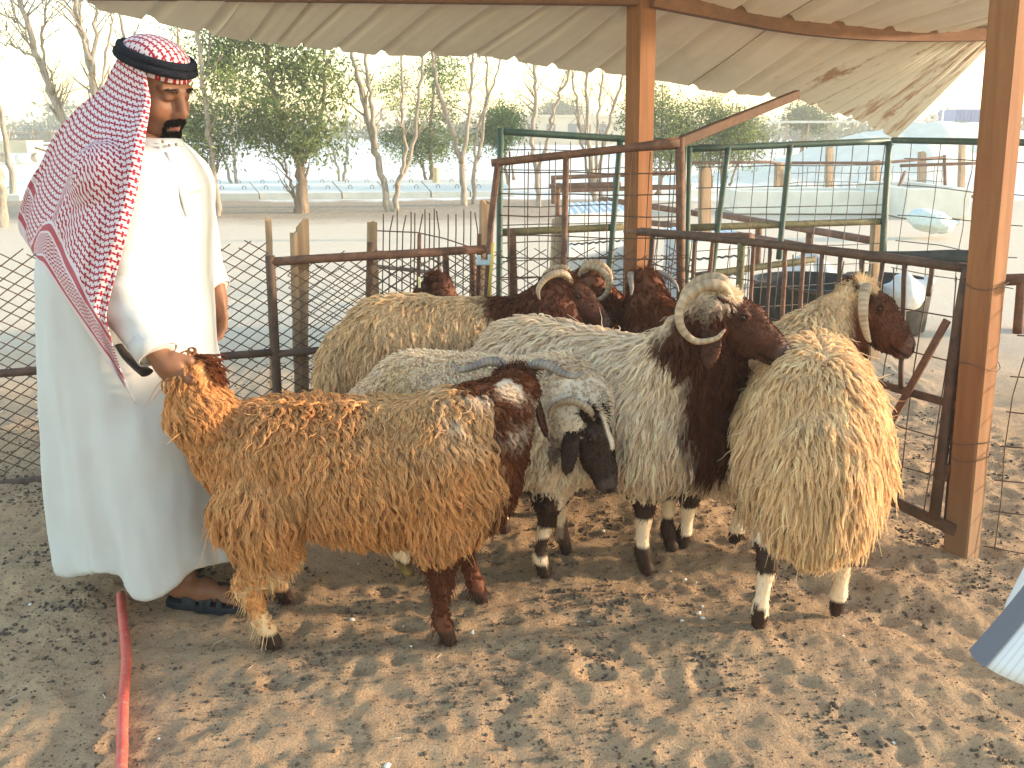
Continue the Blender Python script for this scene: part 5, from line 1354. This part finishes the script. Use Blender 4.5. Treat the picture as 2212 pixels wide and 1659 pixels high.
def tree(name, label, d, stems, blobs=(), nleaf=0, seed=1, twig=10, leaf=.07, bark=None, group='trees beyond the pen', cols=GREENS, twl=.7, clump=.22):
    rng = np.random.default_rng(seed)
    root = None
    mb = MB(); base = None
    for pts, r0 in stems:
        dy = rng.uniform(-.25, .25); P = []
        for i, (x, y) in enumerate(pts):
            q = i / max(1, len(pts) - 1); P.append(at(x, y, d + dy * 2 * q))
        P = np.array(P)
        if base is None: base = P[0].copy(); base[2] = 0; P[0][2] = -.15
        C = catmull(P, 5 * len(P)); n = len(C); C[1:-1] += rng.normal(0, .018, (n - 2, 3))
        rr = .84 * r0 * np.linspace(1, .34, n) * (1 + .07 * rng.standard_normal(n)); rr[0] *= 1.25
        mb.tube(C, rr, 7)
        for _ in range(twig):
            i = rng.integers(int(n * .35), n); a = rng.uniform(0, 6.28); L = twl * rng.uniform(.35, 1.3)
            dr = A(math.cos(a) * .7, math.sin(a) * .5, rng.uniform(.45, 1.2)); dr /= np.linalg.norm(dr)
            q = [C[i]]
            for s in range(4): dr = dr + rng.normal(0, .16, 3) + A(0, 0, .06); dr /= np.linalg.norm(dr); q.append(q[-1] + dr * L / 4)
            mb.tube(q, np.linspace(rr[i] * .42, .004, 5), 5)
            if twl > .5:
                for _2 in range(2):
                    b = rng.integers(1, 4); dr2 = dr + rng.normal(0, .5, 3); dr2 /= np.linalg.norm(dr2); e = q[b] + dr2 * L * .35
                    mb.tube([q[b], (q[b] + e) / 2 + rng.normal(0, .015, 3), e], [.007, .005, .003], 4)
    root = tag(empty(name, tuple(base)), label, 'tree', group)
    mb.build('trunk', bark or M_BARK, root, True)
    if nleaf:
        C = []; Rr = []
        for x, y, rx, ry in blobs:
            s = d * .98 / FPX; C.append(at(x, y, d + rng.uniform(-.5, .5))); Rr.append((rx * s, (rx + ry) / 2 * s * .9, ry * s))
        V, F, c = leaf_cloud(C, Rr, nleaf, rng, leaf, cols, clump)
        mesh_obj('crown', V, F, M_LEAF, root, False, c)
    return root
tree('leafy_tree', 'large leafy tree with thick split trunk behind the man', 17.4, [([(650, 462), (652, 405), (648, 345), (640, 300)], .17), ([(645, 350), (610, 260), (582, 160), (565, 60), (560, 10)], .085), ([(655, 350), (690, 270), (700, 160), (705, 60)], .06), ([(640, 462), (628, 400), (600, 340)], .05)],
     [(515, 165, 82, 120), (590, 270, 90, 70), (700, 200, 66, 100), (640, 130, 85, 90), (695, 285, 62, 50), (650, 310, 70, 30), (480, 110, 50, 60), (560, 60, 90, 50)], 15000, 1, 12, .10, M_BARK2, clump=.20)
tree('slim_tree', 'tall slim leafless trunk just right of the man', 16.8, [([(470, 467), (462, 380), (448, 260), (432, 130), (424, 40), (420, -30)], .075), ([(440, 190), (452, 110), (455, 40)], .03)], seed=2, twig=9)
tree('small_tree', 'small leafy tree at the robed man chest height', 17.2, [([(448, 464), (440, 400), (428, 335)], .06), ([(452, 464), (462, 390), (480, 330)], .035)], [(432, 275, 50, 65), (408, 330, 34, 50), (470, 300, 40, 60), (405, 250, 25, 40)], 5200, 3, 6, .075, M_BARK2)
tree('forked_tree', 'leafless forked trunk leaning left, left of the slab stump', 17.6, [([(842, 453), (826, 380), (800, 280), (775, 170), (757, 110), (748, 30)], .095), ([(812, 320), (800, 210), (790, 110), (788, 20)], .06)], seed=4, twig=10)
tree('forked_tree', 'leafless forked trunk leaning right beside the left leaning one', 17.6, [([(854, 453), (858, 402), (888, 335), (903, 220), (912, 110), (915, 20)], .07), ([(858, 402), (876, 330), (868, 250), (870, 110), (874, 20)], .05)], seed=5, twig=14)
tree('forked_tree', 'pale leafless tree forking wide left of the green panel', 18.6, [([(1000, 438), (996, 360), (975, 280), (950, 200), (935, 120), (930, 20)], .085), ([(996, 350), (1012, 260), (1020, 150), (1018, 60)], .06)], seed=6, twig=16)
tree('slim_tree', 'thin leafless tree rising just left of the green panel post', 18.9, [([(1022, 436), (1025, 380), (1040, 300), (1050, 180), (1050, 60)], .06), ([(1026, 370), (1032, 280), (1070, 170), (1090, 80)], .04)], seed=7, twig=14)
tree('leafy_tree', 'leafy tree with low spreading crown behind the forked trunks', 26, [([(936, 392), (930, 340), (935, 230), (940, 120)], .09), ([(922, 392), (905, 340), (860, 300)], .05)], [(925, 310, 95, 40), (940, 235, 55, 70), (862, 300, 38, 45), (845, 190, 48, 55), (955, 150, 50, 40)], 9000, 8, 8, .10, M_BARK2)
tree('round_tree', 'dense round green tree left of the green panel top corner', 25, [([(1098, 388), (1090, 330), (1085, 290)], .07), ([(1110, 388), (1100, 330)], .05)], [(1083, 272, 38, 50), (1070, 290, 28, 36), (1098, 255, 24, 34)], 6500, 9, 3, .09, M_BARK2, cols=[A(.085, .15, .05), A(.07, .125, .04)])
tree('forked_tree', 'leafless forked tree seen through the tall wire mesh', 18.2, [([(1165, 442), (1160, 375), (1150, 300), (1158, 210), (1155, 130), (1150, 60)], .075), ([(1160, 370), (1185, 295), (1200, 225), (1228, 160), (1250, 90)], .055)], seed=10, twig=15)
tree('many_stemmed_tree', 'leafless many stemmed tree left of the middle post', 19.0, [([(1288, 445), (1276, 350), (1268, 250), (1270, 150), (1275, 60)], .075), ([(1296, 445), (1300, 340), (1320, 250), (1345, 160), (1355, 60)], .06), ([(1290, 410), (1290, 300), (1300, 180), (1310, 60)], .05), ([(1280, 420), (1255, 300), (1240, 180), (1225, 70)], .04)], seed=11, twig=14)
tree('leafy_tree', 'bushy green tree directly behind the middle post', 22, [([(1402, 424), (1400, 370), (1390, 320)], .10), ([(1415, 424), (1440, 370), (1470, 330)], .06), ([(1425, 420), (1428, 300), (1432, 180)], .05)], [(1372, 270, 36, 62), (1440, 255, 52, 62), (1478, 300, 52, 42), (1440, 330, 62, 24), (1400, 220, 40, 40)], 11000, 12, 6, .085, M_BARK2)
tree('leafy_tree', 'bushy green tree between the brace and the sand heap', 23, [([(1565, 402), (1560, 360), (1570, 330)], .09), ([(1535, 405), (1530, 300), (1545, 215)], .06), ([(1575, 400), (1600, 350), (1640, 345)], .04)], [(1575, 295, 72, 50), (1622, 300, 32, 46), (1540, 325, 52, 36), (1590, 260, 50, 32), (1530, 240, 40, 40)], 10500, 13, 6, .085, M_BARK2)
tree('bare_tree', 'grey leafless trunk at the left edge beyond the slab', 20, [([(26, 412), (18, 350), (6, 265), (-12, 170), (-20, 60)], .085)], seed=14, twig=8)
tree('bare_tree', 'weathered leafless trunk cut by the left picture edge', 14.6, [([(4, 492), (2, 420), (-10, 320), (-14, 200)], .115)], seed=15, twig=3)
tree('leaning_tree', 'leafless tree leaning left over the headscarf', 16.5, [([(225, 462), (170, 330), (112, 205), (80, 120), (45, 0), (30, -60)], .105), ([(112, 205), (92, 110), (100, 30), (108, -40)], .04), ([(84, 128), (40, 105), (0, 92)], .035), ([(62, 62), (25, 42), (-20, 12)], .03), ([(150, 290), (120, 240), (108, 150)], .05)], seed=16, twig=18, twl=.9)
tree('many_stemmed_tree', 'leafless many stemmed tree rising behind the scarf top', 16.2, [([(268, 468), (240, 330), (208, 215), (190, 110), (165, 30), (150, -40)], .11), ([(194, 130), (176, 60), (172, -30)], .05), ([(200, 160), (206, 50), (200, -30)], .055), ([(212, 220), (236, 90), (240, 20), (250, -40)], .03)], seed=17, twig=16, twl=.8)
tree('slim_tree', 'slim leafless trunk behind the black head cord', 17.5, [([(285, 466), (275, 250), (265, 90), (262, -20)], .07)], seed=18, twig=12)
tree('slim_tree', 'slim dark trunk with few leaves right of the black head cord', 21, [([(398, 425), (392, 230), (385, 70), (384, -20)], .055)], [(383, 50, 20, 16), (392, 110, 14, 18)], 700, 19, 8, .08, M_BARK2)
tree('twin_tree', 'thin twin leafless stems behind the large leafy tree', 24, [([(512, 400), (506, 330), (500, 240)], .07), ([(500, 400), (485, 345), (478, 300)], .05)], seed=20, twig=6)
tree('twin_tree', 'thin twin leafless stems right of the split trunk', 25, [([(740, 396), (748, 330), (750, 250)], .06), ([(735, 396), (722, 335), (715, 300)], .045)], seed=21, twig=6)
tree('round_tree', 'distant round tree behind the beige building', 110, [([(1212, 312), (1212, 270)], .3)], [(1212, 242, 42, 18), (1190, 250, 22, 12)], 5200, 22, 2, .40, M_BARK2, clump=.9, cols=[A(.10, .13, .06)])
tree('round_tree', 'distant light green tree above the sand heap', 62, [([(1735, 300), (1735, 262)], .2)], [(1735, 252, 30, 24), (1760, 262, 22, 16)], 4200, 23, 2, .26, M_BARK2, clump=.5, cols=[A(.12, .16, .06)])
tree('round_tree', 'small distant tree before the blue container', 58, [([(2078, 312), (2078, 296)], .1)], [(2078, 290, 15, 17)], 1800, 24, 2, .24, M_BARK2, clump=.3, cols=[A(.14, .19, .06)])
rngF = np.random.default_rng(60)
C = []; Rr = []
for x in range(-400, 2700, 26):
    h = rngF.uniform(8, 26) * (1.6 if 90 < x < 330 else 1.0) * (.5 if 800 < x < 1900 else 1)
    d = rngF.uniform(90, 170); s = d / FPX; C.append(at(x, 290 - h * .6, d)); Rr.append((22 * s, 20 * s, h * s))
V, F, c = leaf_cloud(C, Rr, 26000, rngF, .75, [A(.12, .14, .08), A(.16, .15, .10)], 1.0, .5)
tag(mesh_obj('far_treeline', V, F, M_LEAF, None, False, c), 'pale hazy line of far trees along the horizon', 'trees', kind='stuff')

# ---------------------------------------------------------------- things between the pen and the horizon
M_CONC = mat_mottled('pale_concrete', (0.66, 0.62, 0.54), (0.76, 0.72, 0.64), 3, 0.9, 0.2, 0.01)
def slab(label, x0, x1, yf, yb, lean, sd):
    a, b = gr(x0, yf), gr(x1, yf); c, d = gr(x1 + lean, yb), gr(x0 + lean, yb)
    root = tag(empty('concrete_slab', tuple((a + b) / 2)), label, 'slab', 'precast concrete slabs'); h = .16
    lo = np.array([a, b, c, d]) + A(0, 0, -.04); hi = lo + A(0, 0, h + .04); ctr = hi.mean(0)
    mid_ = hi - A(0, 0, .012); top_ = ctr + (hi - ctr) * .995
    mb = MB(); mb.add(np.concatenate([lo, mid_, top_]), [(0, 1, 5, 4), (1, 2, 6, 5), (2, 3, 7, 6), (3, 0, 4, 7), (4, 5, 9, 8), (5, 6, 10, 9), (6, 7, 11, 10), (7, 4, 8, 11), (8, 9, 10, 11), (3, 2, 1, 0)])
    mb.build('slab', M_CONC, root)
    for fx, fy in ((.25, .25), (.75, .25), (.3, .75), (.75, .75)):
        p = (hi[0] * (1 - fx) + hi[1] * fx) * (1 - fy) + (hi[3] * (1 - fx) + hi[2] * fx) * fy
        pipe('lifting_loop', [p + A(-.04, 0, -.03), p + A(-.04, 0, .06), p + A(0, 0, .09), p + A(.04, 0, .06), p + A(.04, 0, -.03)], .008, M_DARKRUST, root, 5)
xs = [(-60, 44), (352, 462), (464, 560), (562, 646), (650, 738), (741, 835), (838, 930), (933, 1015), (1018, 1110)]
nm_ = ['pale concrete slab at the left edge under the bare trunk', 'pale concrete slab nearest the robed man, left end of row', 'concrete slab second from the left in the row', 'concrete slab left of the split tree trunk', 'concrete slab right of the split tree trunk', 'concrete slab behind the left leaning forked trunk', 'concrete slab behind the right leaning forked trunk', 'concrete slab left of the pale forked tree foot', 'concrete slab at the right end of the row']
for (a, b), l in zip(xs, nm_): slab(l, a, b, 432 - (b - 700) * .008, 402 - (b - 700) * .004, -24 if a > 300 else 14, 1)
o = pipe('concrete_stub', [gr(943, 408), gr(943, 408) + A(0, 0, .55)], .075, mat_mottled('yellow_concrete', (.5, .38, .2), (.6, .48, .28), 6, .9, .2), None, 12)
tag(o, 'short yellowish concrete stub standing on the slab row', 'stub')
# beige building
bd = tag(empty('building', (8, 100, 0)), 'low beige flat roofed building far behind the leafless trees', 'building')
M_BEIGE = mat_mottled('beige_plaster', (.58, .47, .33), (.66, .55, .41), .8, .9, .1); M_WIN = NT('dark_window').set((.12, .13, .15), .2).m
xa, xb = at(1118, 300, 96)[0], at(1350, 300, 96)[0]
mb = MB(); mb.box(((xa + xb) / 2, 99, 1.35), (xb - xa, 6, 2.9)); mb.build('wall', M_BEIGE, bd)
mb = MB(); mb.box(((xa + xb) / 2, 99, 2.88), (xb - xa + .5, 6.5, .22)); mb.build('roof', M_BEIGE, bd)
for x in (1150, 1190, 1236, 1300):
    X = at(x, 290, 96)[0]; mb = MB(); mb.box((X, 95.96, 1.6), (.9, .1, 1.0)); w_ = mb.build('window', M_WIN, bd)
    mb = MB(); mb.box((X, 95.9, 1.06), (1.1, .2, .08)); sl_ = mb.build('sill', M_BEIGE, None); sl_.parent = w_; sl_.matrix_parent_inverse = Matrix.Translation(bd.location).inverted().inverted() if False else Matrix.Identity(4)
    w_.matrix_parent_inverse = Matrix.Translation(bd.location).inverted(); sl_.matrix_parent_inverse = Matrix.Identity(4)
mb = MB(); mb.box((at(1265, 290, 96)[0], 95.95, 1.0), (1.0, .12, 2.1)); mb.build('door', mat_mottled('brown_door', (.2, .12, .07), (.25, .15, .09), 3, .7, 0), bd)
# blue container and shed
bc = tag(empty('container', (42, 78, 0)), 'blue metal container at the far right behind the right post', 'container')
X0, X1 = at(2060, 280, 74)[0], at(2185, 280, 74)[0]; M_BLUE = mat_mottled('blue_paint', (.10, .14, .32), (.13, .18, .38), 2, .5, .1)
mb = MB(); mb.box(((X0 + X1) / 2, 75.5, 1.55), (X1 - X0, 3, 3.1), bev=.05); mb.build('box', M_BLUE, bc)
for k in range(16):
    mb = MB(); mb.box((X0 + .2 + k * (X1 - X0 - .4) / 15, 73.97, 1.55), (.12, .08, 2.8)); mb.build('rib', M_BLUE, bc)
shd = tag(empty('shed', (20, 58, 0)), 'low open shed with flat pale roof behind the sand heap', 'shed')
X0, X1 = at(1692, 270, 56)[0], at(2000, 270, 56)[0]
mb = MB(); mb.box(((X0 + X1) / 2, 58, 1.98), (X1 - X0, 4, .12)); mb.build('roof', mat_mottled('pale_roof', (.5, .46, .4), (.6, .56, .5), 2, .8, .1), shd)
for k in range(7): pipe('post', [A(X0 + .3 + k * (X1 - X0 - .6) / 6, 56.3, 0), A(X0 + .3 + k * (X1 - X0 - .6) / 6, 56.3, 1.95)], .06, M_OLDWOOD, shd, 6)
lp = tag(empty('lamp_post', tuple(gr(2030, 318))), 'thin grey pole standing left of the blue container', 'pole'); lb = at(2030, 300, 60)
pipe('pole', [A(lb[0], 60, 0), A(lb[0], 60, 3.6)], .06, M_CONC, lp); pipe('arm', [A(lb[0], 60, 3.6), A(lb[0] - .5, 60, 3.7)], .04, M_CONC, lp)
# sand heap: terrain
hx, hy = np.meshgrid(np.linspace(5.2, 22, 110), np.linspace(22.5, 36, 70), indexing='ij')
hz = 1.75 * np.exp(-((hx - 12.6) / 4.2) ** 2 - ((hy - 29) / 2.9) ** 2) + 1.0 * np.exp(-((hx - 17.5) / 3) ** 2 - ((hy - 30) / 2.6) ** 2)
hz = hz * (1 + .16 * n2(hx, hy, .7, 3) + .10 * n2(hx, hy, 2.0, 5)) + .05 * n2(hx, hy, 4, 6) - .09
idh = np.arange(hx.size).reshape(hx.shape); Fh_ = np.stack([idh[:-1, :-1], idh[1:, :-1], idh[1:, 1:], idh[:-1, 1:]], -1).reshape(-1, 4)
tag(mesh_obj('sand_mound', np.stack([hx, hy, hz], -1).reshape(-1, 3), Fh_, mat_mottled('white_sand', (.72, .64, .53), (.80, .74, .64), 2.5, .95, .5, .05)), kind='structure')
# far paddock fence with wooden stakes
k = 0
for xb_, yb_, yt_, w in ((1681, 437, 350, .19), (1790, 427, 316, .17), (1889, 422, 345, .22), (1990, 412, 326, .20), (2076, 412, 312, .17)):
    nmz = ['farthest left stake of the paddock fence before the sand heap', 'tall stake before the sand heap, second from left', 'broad short stake before the sand heap, beside the green panel post', 'stake beyond the trough, fourth from left', 'stake beyond the trough nearest the right post'][k]; k += 1
    d = gr(xb_, yb_)[1]; stake(nmz, xb_, yb_, xb_ + 2, yt_, d, w, 50 + k, group='far paddock stakes')
pf = tag(empty('paddock_fence', tuple(gr(1850, 430))), 'thin rusty pipe rails strung between the far paddock stakes', 'fence')
for pl_ in ([(1490, 352, 19), (1660, 350, 19.5), (1700, 356, 20)], [(1700, 352, 19), (1900, 352, 20), (2040, 340, 20)], [(2040, 335, 20), (2042, 412, 20)], [(1945, 358, 18.5), (2120, 352, 18.5)], [(1935, 420, 17), (1955, 372, 18)], [(1880, 408, 19), (2110, 425, 17)]):
    pipe('rail', [at(*q) for q in pl_], .035, M_RUST, pf, 6)
grid_wires('wire_mesh', at(1700, 400, 19.6)[:2], at(2042, 400, 20.2)[:2], .2, .75, .2, .2, .008, M_GREYWIRE, pf, .01, 31)
# nearer rust pipe hurdles
hd = tag(empty('pipe_hurdle', tuple(at(1500, 500, 8))), 'low rusty pipe hurdle slanting behind the wide green panel', 'fence')
for a, b in (((1190, 402, 10.5), (1340, 398, 10)), ((1300, 430, 9.5), (1510, 462, 8.5)), ((1300, 470, 9.5), (1500, 492, 8.5)), ((1550, 463, 8.2), (1902, 523, 6.4)), ((1550, 500, 8.2), (1902, 560, 6.4)), ((1552, 455, 8.2), (1548, 560, 8.2)), ((1640, 480, 7.7), (1636, 570, 7.7)), ((1750, 498, 7.1), (1744, 590, 7.1)), ((1480, 395, 10.5), (1484, 470, 10.5)), ((1205, 395, 10.5), (1205, 470, 10.5))):
    pipe('pipe', [at(*a), at(*b)], .03, M_RUST, hd, 7)
hd2 = tag(empty('pipe_hurdle', tuple(at(1450, 380, 13))), 'farther rusty pipe hurdle seen through the tall mesh', 'fence')
for a, b in (((1190, 384, 13), (1480, 372, 13)), ((1190, 412, 13), (1480, 404, 13)), ((1195, 380, 13), (1195, 440, 13)), ((1330, 375, 13), (1328, 440, 13)), ((1470, 368, 13), (1468, 440, 13))): pipe('pipe', [at(*a), at(*b)], .035, M_RUST, hd2, 6)
# concrete troughs
def trough(label, x0, x1, y, depth_px, h):
    a, b = gr(x0, y), gr(x1, y); d = (b - a) / np.linalg.norm(b - a); n = A(-d[1], d[0], 0); L = np.linalg.norm(b - a); w = depth_px
    o = tag(empty('trough', tuple((a + b) / 2)), label, 'trough', 'concrete water troughs'); ax_ = np.array([d, n, A(0, 0, 1)])
    mt = M_CONC
    mb = MB(); mb.box((a + b) / 2 + n * .06 + A(0, 0, h / 2), (L, .12, h), ax=ax_, bev=.015); mb.build('wall', mt, o)
    mb = MB(); mb.box((a + b) / 2 + n * (w - .06) + A(0, 0, h / 2), (L, .12, h), ax=ax_, bev=.015); mb.build('wall', mt, o)
    for e, s in ((a, 1), (b, -1)):
        mb = MB(); mb.box(e + d * .062 * s + n * w / 2 + A(0, 0, h / 2 - .004), (.12, w - .242, h), ax=ax_, bev=.01); mb.build('end_wall', mt, o)
    mb = MB(); mb.box((a + b) / 2 + n * w / 2 + A(0, 0, h * .68), (L - .26, w - .26, .02), ax=ax_); mb.build('water', NT('trough_water').set((.25, .28, .3), .05).m, o)
trough('long pale concrete trough left of the green panel post', 1590, 1905, 462, 1.1, .42)
trough('pale concrete trough right of the green panel post', 1955, 2092, 472, 2.4, .52)
# blue corrugated tin stacked behind the pen
tin = mat_mottled('pale_blue_tin', (.46, .52, .57), (.55, .60, .64), 3, .55, .1, c3=(.52, .56, .58))
def tin_stack(label, x0, x1, yt, yb, Y, n):
    a, b = at(x0, yb, Y), at(x1, yb, Y + .25); a[2] = b[2] = 0; top_ = at(x0, yt, Y)[2]
    o = tag(empty('tin_stack', tuple(a)), label, 'tin sheets'); L = b - a
    for k in range(n):
        z = top_ * (k + .5) / n; m_ = 40; V = []
        for r_ in (0, 1):
            for i in range(m_ + 1): V.append(a + L * i / m_ + A(0, .9 * r_ + .012 * (k % 3), z + .004 * math.sin(i * 1.3)))
        for r_ in (0, 1):
            for i in range(m_ + 1): V.append(V[r_ * (m_ + 1) + i] + A(0, 0, top_ / n * .88))
        w_ = m_ + 1; F = []
        for i in range(m_): F += [(i, i+1, 2*w_+i+1, 2*w_+i), (w_+i+1, w_+i, 3*w_+i, 3*w_+i+1), (2*w_+i, 2*w_+i+1, 3*w_+i+1, 3*w_+i), (i+1, i, w_+i, w_+i+1)]
        F += [(0, 2*w_, 3*w_, w_), (m_, w_+m_, 3*w_+m_, 2*w_+m_)]
        mb = MB(); mb.add(np.array(V), F); mb.build('sheet', tin, o, False)
tin_stack('pale blue tin sheets stacked behind the tall wire mesh', 1228, 1352, 476, 640, 6.0, 9)
tin_stack('pale blue tin sheets stacked right of the middle post', 1478, 1610, 540, 660, 5.9, 6)
# rubber tubs and sacks beside the right fence
def lathe(name, C, prof_, mat, root, n=40, wob=0.0):
    a = np.linspace(0, 2 * math.pi, n, endpoint=False); V = []
    for r_, z in prof_: V.append(np.stack([C[0] + r_ * np.cos(a) * (1 + wob * np.cos(2 * a)), C[1] + r_ * np.sin(a), np.full(n, C[2] + z)], 1))
    F = [(k*n+i, k*n+(i+1) % n, (k+1)*n+(i+1) % n, (k+1)*n+i) for k in range(len(prof_) - 1) for i in range(n)] + [tuple((len(prof_)-1)*n+i for i in range(n))]
    mb = MB(); mb.add(np.concatenate(V), F); return mb.build(name, mat, root, True)
M_RUB = mat_mottled('black_rubber', (.018, .018, .018), (.04, .038, .035), 20, .6, .2)
def tub(label, x, y, Y, r_, h, rings=True):
    c = at(x, y, Y); c[2] = 0; o = tag(empty('rubber_tub', tuple(c)), label, 'tub', 'black rubber tubs')
    pr = [(r_ * .9, 0), (r_ * .97, .02)]
    if rings:
        for k in range(6): pr += [(r_ * .985, h * (k + .3) / 6.4), (r_ * 1.01, h * (k + .65) / 6.4)]
    pr += [(r_ * 1.03, h * .97), (r_ * 1.03, h), (r_ * .95, h), (r_ * .92, h * .55), (r_ * .1, h * .52)]
    lathe('bowl', c, pr, M_RUB, o); return o, c
tub('black ribbed rubber tub behind the low right fence', 1752, 690, 6.2, .42, .50)
tub('wide flat black rubber tub at the foot of the green panel post', 1900, 650, 6.9, .36, .40, False)
def sack(label, x, y, Y, rx, ry, rz, seed, col=(.66, .66, .66), z0=None):
    c = at(x, y, Y); 
    rng = np.random.default_rng(seed); M_ = rotm(rng.uniform(-.5, .5), rng.uniform(-.3, .3))
    def f(P):
        q = (P - c) @ M_; d = ell(q.astype(np.float32), (0, 0, 0), (rx, ry, rz)); d = smin(d, cone(q.astype(np.float32), A(rx * .7, 0, rz * .2), A(rx * 1.3, 0, rz * .6), .05, .025), .05)
        return d + .045 * np.abs(noise(P * 7, seed)) + .03 * np.abs(noise(P * 15, seed + 1)) - .02
    V, F = nets(f, c - max(rx, ry, rz) * 1.7, c + max(rx, ry, rz) * 1.7, .022)
    return tag(mesh_obj('feed_sack', V, F, mat_mottled('woven_plastic', tuple(np.array(col) * .9), col, 30, .6, .2)), label, 'sack', 'white feed sacks')
sack('crumpled white feed sack propped on the ribbed tub', 1748, 606, 6.95, .24, .18, .20, 5)
sack('small white feed sack lying beside the flat tub', 1955, 632, 6.3, .15, .12, .13, 6)
sack('white and pale green bag on the ground near the trough', 2010, 478, 13.0, .35, .25, .16, 7, (.6, .68, .66))
lathe_o = tag(empty('bucket', tuple(at(2228, 690, 6.8) * A(1, 1, 0))), 'pink plastic bucket at the right picture edge beyond the wire', 'bucket')
c_ = at(2228, 690, 6.8); c_[2] = 0
lathe('bowl', c_, [(.10, 0), (.13, .24), (.137, .25), (.125, .25), (.10, .03), (.01, .03)], mat_mottled('pink_plastic', (.62, .22, .32), (.68, .28, .38), 10, .5, 0), lathe_o, 24)
pipe('handle', [c_ + A(-.13, 0, .24), c_ + A(-.09, 0, .34), c_ + A(0, 0, .38), c_ + A(.09, 0, .34), c_ + A(.13, 0, .24)], .004, M_GREYWIRE, lathe_o, 5)
# cart and truck far left
tr = tag(empty('farm_trailer', tuple(gr(40, 352))), 'old pale farm trailer on wheels far left behind the bare trunk', 'trailer')
g = gr(40, 352); s_ = g[1] / FPX
mb = MB(); mb.box(g + A(-.4, 0, .75), (2.6, 1.5, .55)); mb.build('bed', mat_mottled('pale_straw_load', (.5, .42, .28), (.6, .52, .36), 2, .7, .1), tr)
mb = MB(); mb.box(g + A(-1.1, 0, 1.2), (.9, 1.5, .8), bev=.15); mb.build('cab', mat_mottled('pale_cab', (.5, .6, .58), (.6, .66, .64), 2, .6, 0), tr)
for dx in (-1.1, .5):
    for dy in (-.72, .72):
        mb = MB(); mb.tube([g + A(dx, dy - .1, .22), g + A(dx, dy + .1, .22)], .22, 16); mb.build('wheel', M_CONC, tr, True)
pipe('draw_bar', [g + A(.9, 0, .7), g + A(2.0, 0, .35)], .05, M_RUST, tr, 6)
ct = tag(empty('wooden_corral', tuple(gr(120, 330))), 'low dark corral rails far left above the scarf shoulder', 'fence')
g = at(118, 300, 62)
for z in (.5, .9, 1.3): pipe('rail', [A(g[0] - 4, 62, z), A(g[0] + 5, 62, z)], .07, M_OLDWOOD, ct, 5)
for k in range(8): pipe('post', [A(g[0] - 4 + k * 1.28, 62, 0), A(g[0] - 4 + k * 1.28, 62, 1.5)], .08, M_OLDWOOD, ct, 5)
# ---------------------------------------------------------------- air: dusty haze round everything
m = bpy.data.materials.new('dusty_air'); m.use_nodes = True
m.node_tree.nodes.remove(m.node_tree.nodes['Principled BSDF'])
pv = m.node_tree.nodes.new('ShaderNodeVolumePrincipled'); pv.inputs['Color'].default_value = (0.97, 0.96, 0.94, 1)
pv.inputs['Density'].default_value = 0.0035; pv.inputs['Anisotropy'].default_value = 0.2
m.node_tree.links.new(pv.outputs[0], m.node_tree.nodes['Material Output'].inputs['Volume'])
mb = MB(); mb.box((0, 150, 2.7), (760, 420, 8.6))
tag(mb.build('haze', m), 'pale dusty haze hanging over the farm', 'haze', kind='stuff')
